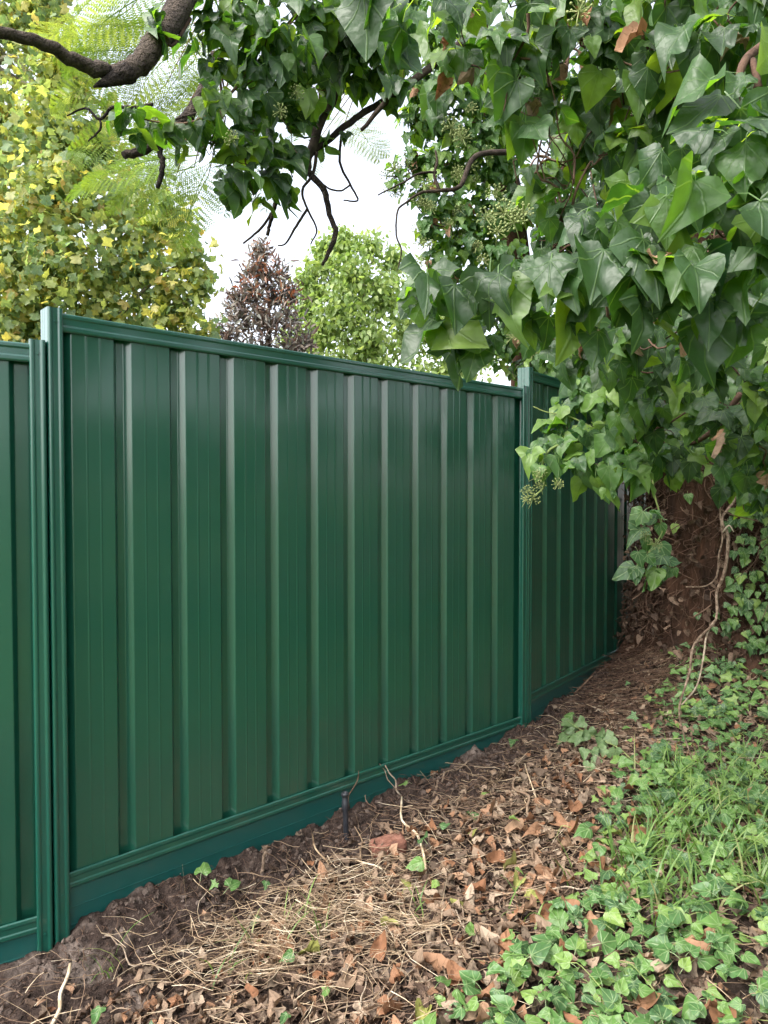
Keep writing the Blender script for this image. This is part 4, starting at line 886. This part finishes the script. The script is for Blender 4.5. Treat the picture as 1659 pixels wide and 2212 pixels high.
def lay(P, tilt=.5):
    n = len(P); e = 0.03
    gxn = (gz(P[:, 0] + e, P[:, 1]) - gz(P[:, 0] - e, P[:, 1])) / (2 * e); gyn = (gz(P[:, 0], P[:, 1] + e) - gz(P[:, 0], P[:, 1] - e)) / (2 * e)
    Zn = norm(np.stack((-gxn, -gyn, np.ones(n)), 1)) + rng.normal(size=(n, 3)) * tilt
    a = rng.uniform(0, 2 * math.pi, n)
    return np.stack((np.cos(a), np.sin(a), rng.normal(0, .2, n)), 1), Zn
# dark under-layer and mixed dead leaves
for key, cnt, sz, lift, lab in [('dead_dark', 5200, (.018, .046), .006, 'dark brown leaf litter'), ('dead_grey', 1700, (.018, .045), .014, 'grey brown leaf litter'), ('dead_tan', 1300, (.016, .045), .02, 'tan leaf litter'), ('dead_orange', 700, (.02, .05), .02, 'orange brown leaf litter')]:
    P = ground_samples(cnt, dead_w, wide=True); cnt = len(P); P[:, 2] += lift + rng.uniform(0, .012, cnt)
    Yl, Zl = lay(P, .8)
    V, Q, uv, rn = scatter(T_DLOW, rng.integers(0, 4, cnt), P, Yl, Zl, rng.uniform(*sz, cnt), rng.random(cnt))
    o = obj('leaf_litter', mesh('leaf_litter', V, Q, uv, rn, True), M[key], kind='stuff')
    tag(o, {'dead_dark': 'matted dark brown leaf litter covering the slope below the fence', 'dead_grey': 'scattered grey-brown leaf litter lying on the darker litter', 'dead_tan': 'small tan leaf scraps strewn through the litter', 'dead_orange': 'small orange-brown leaf scraps strewn through the litter'}[key], 'leaf litter')
def orange_w(px, py, d):
    return dead_w(px, py, d) * np.clip(1.2 - np.abs(px - 1180) / 620, 0.12, 1) * np.clip((py - 1640) / 200, 0.10, 1)
LT = {'dead_orange': ('curled orange-brown dry leaf lying on the litter', 'orange-brown leaves on the ground', 130, (.042, .078)), 'dead_tan': ('pale tan dry leaf lying on the litter', 'tan leaves on the ground', 110, (.036, .07)), 'dead_grey': ('grey-brown crumpled leaf lying on the litter', 'grey-brown leaves on the ground', 48, (.04, .065)), 'dead_yellow': ('yellow-green fading leaf lying among brown leaves', 'fading yellow leaves on the ground', 12, (.05, .075))}
for key, (lab, grp, cnt, sz) in LT.items():
    P = ground_samples(cnt, orange_w, xr=(-1.1, 2.6), yr=(1.5, 4.4)); S = rng.uniform(*sz, cnt); P[:, 2] += .022 + rng.uniform(0, .018, cnt)
    Yl, Zl = lay(P, .45); X_, Y_, Z_ = frames(Yl, Zl)
    for i in range(cnt):
        t = int(rng.integers(0, len(T_DEAD)))
        o = bpy.data.objects.new('fallen_leaf', leaf_mesh('fallen_leaf', T_DEAD, t, M[key])); C.objects.link(o)
        m = Matrix(((X_[i][0], Y_[i][0], Z_[i][0]), (X_[i][1], Y_[i][1], Z_[i][1]), (X_[i][2], Y_[i][2], Z_[i][2])))
        o.matrix_world = Matrix.LocRotScale(Vector(P[i]), m.to_quaternion(), Vector((S[i],) * 3)); tag(o, lab, 'leaf', grp)

# straw and fine dead stems
def strands(n, wfun, L, r, lift, mat, label, name, cat_, zj=.02, straight=.12):
    P = ground_samples(n, wfun, wide=True); m = len(P); k = 5
    a = np.where(rng.random(m) < .6, rng.uniform(0, 2 * math.pi, m), rng.normal(.15, .35, m))[:, None]
    l = rng.uniform(*L, m)[:, None]; t = np.linspace(-.5, .5, k)[None]; bend = rng.normal(0, straight, (m, 1)) * l
    x = P[:, 0:1] + np.cos(a) * t * l - np.sin(a) * bend * t * t * 4 + rng.normal(0, .02, (m, k)) * l
    y = P[:, 1:2] + np.sin(a) * t * l + np.cos(a) * bend * t * t * 4 + rng.normal(0, .02, (m, k)) * l
    z0 = gz(x, y)
    z = np.maximum(z0.max(1, keepdims=True) * .5 + z0 * .5, z0) + lift + rng.uniform(0, zj, (m, 1)) + rng.normal(0, .2, (m, 1)) * t * l * .5
    z = np.maximum(z, z0 + .002); W = np.stack((x, y, z), 2)[fence_dist(x, y).min(1) > .045]; m = len(W)
    # three-sided stalks built for all strands together
    T = norm(np.gradient(W, axis=1)); U = norm(np.cross(T, np.array((0, 0, 1.)))); Wn = np.cross(T, U)
    rad = (r * rng.uniform(.5, 1.4, (m, 1)) * np.linspace(1, .6, k)[None])[..., None]
    V = np.stack([W + rad * (math.cos(q) * U + math.sin(q) * Wn) for q in (0, 2.094, 4.189)], 2).reshape(-1, 3)
    q0 = [(i * 3 + s_, i * 3 + (s_ + 1) % 3, i * 3 + 3 + (s_ + 1) % 3, i * 3 + 3 + s_) for i in range(k - 1) for s_ in range(3)]
    Q = (np.array(q0)[None] + (np.arange(m) * k * 3)[:, None, None]).reshape(-1, 4)
    gs = [(V, Q, np.zeros((len(V), 2)), np.repeat(rng.random(m), k * 3))]
    o = obj(name, mesh(name, *join(gs), True), M[mat], kind='stuff'); tag(o, label, cat_)
def straw_w(px, py, d):
    return np.clip(1 - np.hypot((px - 560) / 420, (py - 2010) / 170), 0, 1) ** .7 * np.clip((d - .24) / .15, 0, 1)
def all_w(px, py, d): return np.clip((d - 0.1) / 0.2, 0.05, 1) * (1 - .6 * ivy_w(px, py, d))
strands(380, straw_w, (.05, .26), .0010, .018, 'straw', 'dry pale straw strewn below the first fence post', 'dry_straw', 'straw', .06, .3)
strands(1300, all_w, (.04, .2), .0012, .016, 'straw', 'thin pale dead stalks scattered over the leaf litter', 'dead_stalks', 'dead stalks', .03)
strands(1900, all_w, (.04, .22), .0016, .010, 'twig', 'thin brown twiglets scattered over the leaf litter', 'twig_litter', 'twig litter', .03)
strands(500, lambda px, py, d: np.clip(1 - np.hypot((px - 1330) / 220, (py - 1470) / 130), 0, 1) * (d > .1), (.08, .35), .002, .012, 'stem', 'reddish dead ivy stems heaped at the foot of the trunk', 'dead_stem_heap', 'dead stems', .05, .2)

# ground ivy
n = 2500
def gi_w(px, py, d): return ivy_w(px, py, d) * (.35 + .65 * (vn(px / 55, py / 40, 5) > .42)) + 0.012
P = ground_samples(n, gi_w, wide=True); n = len(P); Yl, Zl = lay(P, .35)
P[:, 2] += rng.uniform(.02, .09, n)
Zl = Zl + np.array((-.05, -.35, .25)); Yl[:, 2] -= .3
ge = thing('ground_ivy', 'carpet of small star-shaped ivy leaves spreading over the litter beside the grass', 'ivy', (1.1, 2.2, float(gz(1.1, 2.2))))
leaves(ge, 'leaf', T_STAR, P, Yl, Zl, rng.uniform(.028, .066, n), M['ivy_small'], 300)
gs = []
for k in range(260):
    p = P[rng.integers(0, n)]; a = rng.uniform(0, 6.28); q = p + np.array((math.cos(a), math.sin(a), 0)) * rng.uniform(.06, .25); q[2] = gz(q[0], q[1]) + .02
    if fence_dist(np.array([q[0]]), np.array([q[1]]))[0] < .08: continue
    gs.append(tube(wander(p, q, 5, .08), [.0016, .001], 4, cap=False, rnd=rng.random()))
part('runner', join(gs), M['green_stem'], ge, kind='stuff')

# grass
def blades(centres, per, L, w):
    V, Q, rn, uv = [], [], [], []
    for (px, py, spread) in centres:
        c = gpt(px, py)
        for k in range(per):
            p = c + np.array((rng.normal(0, spread), rng.normal(0, spread), 0)); p[2] = gz(p[0], p[1])
            if fence_dist(np.array([p[0]]), np.array([p[1]]))[0] < .1: continue
            a = rng.uniform(0, 2 * math.pi); l = rng.uniform(*L); lean = rng.uniform(.3, 1.1)
            d = np.array((math.cos(a), math.sin(a), 0)); s = np.array((-d[1], d[0], 0)); m = 6; b = len(V); r_ = rng.random()
            ang = np.linspace(R(80) - lean * .3, R(80) - lean * 1.9, m); q = p.copy()
            for i in range(m):
                ww = w * (1 - (i / (m - 1)) ** 2) * rng.uniform(.9, 1.1) + .0003
                tw = s * ww + np.array((0, 0, ww * .3)); V += [q - tw, q + tw]; rn += [r_, r_]; uv += [(.1, .3), (.1, .3)]
                q = q + l / m * (d * math.cos(ang[i]) + np.array((0, 0, math.sin(ang[i]))))
                q[2] = max(q[2], float(gz(q[0], q[1])) + .006)
            for i in range(m - 1): k0 = b + 2 * i; Q += [(k0, k0 + 1, k0 + 3), (k0, k0 + 3, k0 + 2)]
    return np.array(V), np.array(Q), np.array(uv), np.array(rn)
gg = blades([(1440, 1790, .06), (1500, 1830, .08), (1560, 1760, .09), (1620, 1800, .10), (1600, 1880, .06), (1400, 1850, .05), (1360, 1890, .04), (1640, 1730, .08), (1660, 1950, .05), (1480, 1700, .10), (1580, 1680, .10), (1380, 1960, .06), (1500, 1960, .08)], 50, (.09, .30), .0034)
o = obj('grass', mesh('grass', *gg, True), M['grass'], kind='stuff'); tag(o, 'arching green grass blades growing through the ground ivy', 'grass')
gg = blades([(1235, 1905, .02), (620, 2010, .03), (700, 2030, .03), (560, 2060, .03), (1130, 2000, .03), (240, 2110, .02), (480, 2120, .03), (900, 1980, .03), (1080, 2120, .03)], 7, (.08, .22), .0025)
o = obj('grass', mesh('grass_wisps', *gg, True), M['grass'], kind='stuff'); tag(o, 'sparse single green grass wisps poking through straw and litter', 'grass')

# ------------------------------------------------------------------ sticks one can point at
def stick(px0, py0, px1, py1, h1, r, mat, label, name='stick', mid=None, grp=None):
    a, b = gpt(px0, py0), gpt(px1, py1); 
    a = a + np.array((0, 0, .004)); 
    if h1 is not None:                      # upright: the far end is seen at px1,py1 standing over the foot
        b = at(px1, py1, a[1] + h1)
    else: b = b + np.array((0, 0, .03))
    P = wander(a, b, 5, .035)
    zmin = gz(P[:, 0], P[:, 1]) + r * .5; P[:, 2] = np.maximum(P[:, 2], zmin)
    o = obj(name, mesh(name, *tube(P, [r, r * .75], 7, .12, seed=px0), True), M[mat]); tag(o, label, 'stick' if name == 'stick' else name, grp)
stick(921, 1928, 868, 1737, None, .0055, 'straw', 'long pale straight stick lying beside the broken brick')
stick(1179, 1813, 1115, 1686, None, .006, 'twig', 'stout pale stick crossing a thinner one on the litter')
stick(1175, 1763, 1134, 1665, None, .004, 'straw', 'thin pale stick crossing the stouter one on the litter')
stick(866, 1722, 832, 1653, -.02, .0035, 'pale_vine', 'reddish forked twig standing up against the fence plinth', 'twig')
stick(864, 1718, 820, 1650, -.02, .002, 'pale_vine', 'hair-thin twig leaning left against the fence plinth', 'twig')
stick(754, 1750, 775, 1665, -.01, .003, 'twig', 'curved reddish twig standing beside the black pipe', 'twig')
stick(936, 1725, 1014, 1655, None, .005, 'pale_vine', 'pale root arching over the bare soil by the plinth', 'root')
stick(739, 1925, 675, 1826, None, .004, 'straw', 'slanting pale stick below the black pipe')
stick(794, 1902, 766, 1803, None, .0025, 'straw', 'thin straw-coloured stick leaning by the broken brick')
stick(885, 1920, 760, 1872, None, .0035, 'straw', 'long curved pale stalk in front of the broken brick')
stick(470, 2105, 545, 1995, None, .005, 'pale_vine', 'forked pale root lying on the dark soil', 'root')
stick(110, 2230, 152, 2105, None, .006, 'straw', 'pale split stick below the first fence post')
stick(1180, 1690, 1255, 1640, None, .006, 'twig', 'grey-brown stick lying below the cut sprig')
stick(1060, 1690, 1135, 1650, None, .004, 'pale_vine', 'pinkish root end poking out of the soil', 'root')
stick(1330, 1740, 1190, 1730, None, .003, 'twig', 'long thin twig lying level on the litter', 'twig')
stick(1350, 1560, 1260, 1480, None, .005, 'stem', 'dark crooked stick at the foot of the trunk')
stick(1390, 1960, 1180, 1990, None, .006, 'stem', 'brown runner stem winding under the orange leaves', 'runner')
stick(565, 1890, 575, 1840, -.02, .007, 'pale_vine', 'thick root stub standing in the dark soil', 'root')
stick(1240, 1500, 1280, 1460, .0, .005, 'twig', 'bent twig end reaching out of the mound into the dark gap', 'twig')
P = ground_samples(44, all_w, xr=(-1.0, 2.2), yr=(1.6, 4.2))
for p in P:
    a = rng.uniform(0, math.pi); l = rng.uniform(.10, .3); q = p + np.array((math.cos(a) * l, math.sin(a) * l, 0))
    if fence_dist(np.array([q[0]]), np.array([q[1]]))[0] < .08: continue
    W = wander(p + np.array((0, 0, .02)), q + np.array((0, 0, .02)), 5, .05); W[:, 2] = gz(W[:, 0], W[:, 1]) + .018 + rng.uniform(0, .015)
    r_ = rng.uniform(.0018, .004)
    o = obj('twig', mesh('twig', *tube(W, [r_, r_ * .7], 6, .1, seed=p[0] * 9), True), M[('twig', 'straw', 'pale_vine')[rng.integers(0, 3)]]); tag(o, 'loose dry twig lying across the leaf litter', 'twig', 'loose twigs on the leaf litter')

# ------------------------------------------------------------------ pipe, brick, soil clods, cut sprig
pb_ = gpt(748, 1814); pt_ = at(745, 1712, pb_[1] + .005); H = pt_[2] - pb_[2]
pp = thing('riser_pipe', 'black plastic irrigation pipe standing upright in front of the plinth', 'pipe', tuple(pb_))
def rot_lathe(prof, sides=16):
    V, Q = lathe(prof, sides); ax = norm(pt_ - pb_)
    u = norm(np.cross(ax, (0, 1.0, 0))); v = np.cross(ax, u)
    return pb_ + V[:, 0:1] * u + V[:, 1:2] * v + V[:, 2:3] * ax, Q
part('tube', rot_lathe([(.011, -.06), (.011, H * .62), (.0115, H * .64)]), M['pipe'], pp)
part('sleeve', rot_lathe([(.0118, H * .60), (.014, H * .62), (.014, H * .80), (.012, H * .82), (.012, H * .93)]), M['pipe'], pp)
part('collar', rot_lathe([(.012, H * .925), (.016, H * .93), (.016, H * .985), (.0135, H), (.0095, H), (.0095, H * .9), (.0, H * .9)]), M['pipe'], pp)
bp = gpt(838, 1848)
V, Q = box(-.5, .5, -.5, .5, -.5, .5)
nn = 9; gsb = []
lin = np.linspace(-.5, .5, nn)
Vb, Qb, ix = [], [], {}
def bv(p):
    k = tuple(np.round(p, 4))
    if k not in ix: ix[k] = len(Vb); Vb.append(p)
    return ix[k]
for axn in range(3):
    for sg in (-.5, .5):
        for i in range(nn - 1):
            for j in range(nn - 1):
                q = []
                for (du, dv) in ((0, 0), (1, 0), (1, 1), (0, 1)):
                    p = np.zeros(3); p[axn] = sg; p[(axn + 1) % 3] = lin[i + du]; p[(axn + 2) % 3] = lin[j + dv]; q.append(bv(p))
                Qb.append(tuple(q if sg > 0 else q[::-1]))
Vb = np.array(Vb)
dn = np.stack([fbm(Vb[:, 0] * 5 + k * 9, Vb[:, 1] * 5 + Vb[:, 2] * 7 + k * 3, 31 + k, 3) for k in range(3)], 1)
rd = np.linalg.norm(Vb, axis=1, keepdims=True); Vb = Vb * (1 - .10 * np.clip(rd - .62, 0, 1) * 3) + dn * .10
Vb = Vb * np.array((.135, .08, .062)); ca, sa = math.cos(.25), math.sin(.25)
Vb = np.stack((Vb[:, 0] * ca - Vb[:, 1] * sa, Vb[:, 0] * sa + Vb[:, 1] * ca, Vb[:, 2] + Vb[:, 0] * .12), 1) + bp + np.array((0, .02, .018))
o = obj('broken_brick', mesh('broken_brick', Vb, np.array(Qb), smooth=True), M['brick']); tag(o, 'weathered red brick fragment half buried in the litter', 'brick')
# crumbly clods along the plinth
gs = []
P = ground_samples(3200, lambda px, py, d: np.exp(-((d - .12) / .13) ** 2))
a_ = (1 + 5 ** .5) / 2
iv = norm(np.array([(-1, a_, 0), (1, a_, 0), (-1, -a_, 0), (1, -a_, 0), (0, -1, a_), (0, 1, a_), (0, -1, -a_), (0, 1, -a_), (a_, 0, -1), (a_, 0, 1), (-a_, 0, -1), (-a_, 0, 1)]))
fi = np.array([(0,11,5),(0,5,1),(0,1,7),(0,7,10),(0,10,11),(1,5,9),(5,11,4),(11,10,2),(10,7,6),(7,1,8),(3,9,4),(3,4,2),(3,2,6),(3,6,8),(3,8,9),(4,9,5),(2,4,11),(6,2,10),(8,6,7),(9,8,1)])
for p in P:
    s = rng.uniform(.05, 1) ** 2 * .013 + .0015; gs.append((p + np.array((0, 0, s * .1)) + iv * s * rng.uniform(.4, 1.4, (12, 3)) * rng.uniform(.5, 1.3, (1, 3)), fi, None, np.full(12, rng.random())))
o = obj('soil_clods', mesh('soil_clods', *join(gs), False), M['clod'], kind='stuff'); tag(o, 'dark crumbly soil clods heaped along the green plinth', 'soil')
gs = []
P = ground_samples(1500, lambda px, py, d: np.exp(-((d - .14) / .12) ** 2))
for p in P:
    a = rng.uniform(0, 6.28); l = rng.uniform(.015, .07); q = p + np.array((math.cos(a) * l, math.sin(a) * l, rng.uniform(-.01, .03)))
    if fence_dist(np.array([q[0]]), np.array([q[1]]))[0] < .05: continue
    gs.append(tube(wander(p, q, 4, .15), [.0012, .0006], 3, cap=False, rnd=rng.random()))
o = obj('rootlets', mesh('rootlets', *join(gs), False), M['stem'], kind='stuff'); tag(o, 'fine dark rootlets sticking out of the soil along the plinth', 'roots')

cb = gpt(1290, 1620)
cs = thing('cut_ivy_sprig', 'wilting pale green ivy sprig lying cut on the brown litter', 'ivy sprig', tuple(cb))
pts = [(1215, 1560), (1240, 1570), (1232, 1590), (1262, 1560), (1250, 1600), (1270, 1590), (1285, 1575), (1300, 1600), (1262, 1620), (1290, 1625), (1310, 1610), (1325, 1590), (1320, 1630), (1280, 1610), (1240, 1548), (1225, 1575), (1305, 1585), (1275, 1640), (1330, 1615), (1255, 1585)]
P = np.array([gpt(px, py + 34) + np.array((0, 0, rng.uniform(.04, .10))) for px, py in pts])
n = len(P)
leaves(cs, 'leaf', T_IVYB, P, np.array((-.3, -.5, -.6)) + .5 * rng.normal(size=(n, 3)), np.array((-.2, -.7, .7)) + .4 * rng.normal(size=(n, 3)), rng.uniform(.05, .085, n), M['ivy_wilt'], 300)
a, b = gpt(1450, 1700), gpt(1225, 1590)
part('stem', tube(wander(a + np.array((0, 0, .02)), b + np.array((0, 0, .08)), 5, .03), [.003, .0015], 6), M['green_stem'], cs)
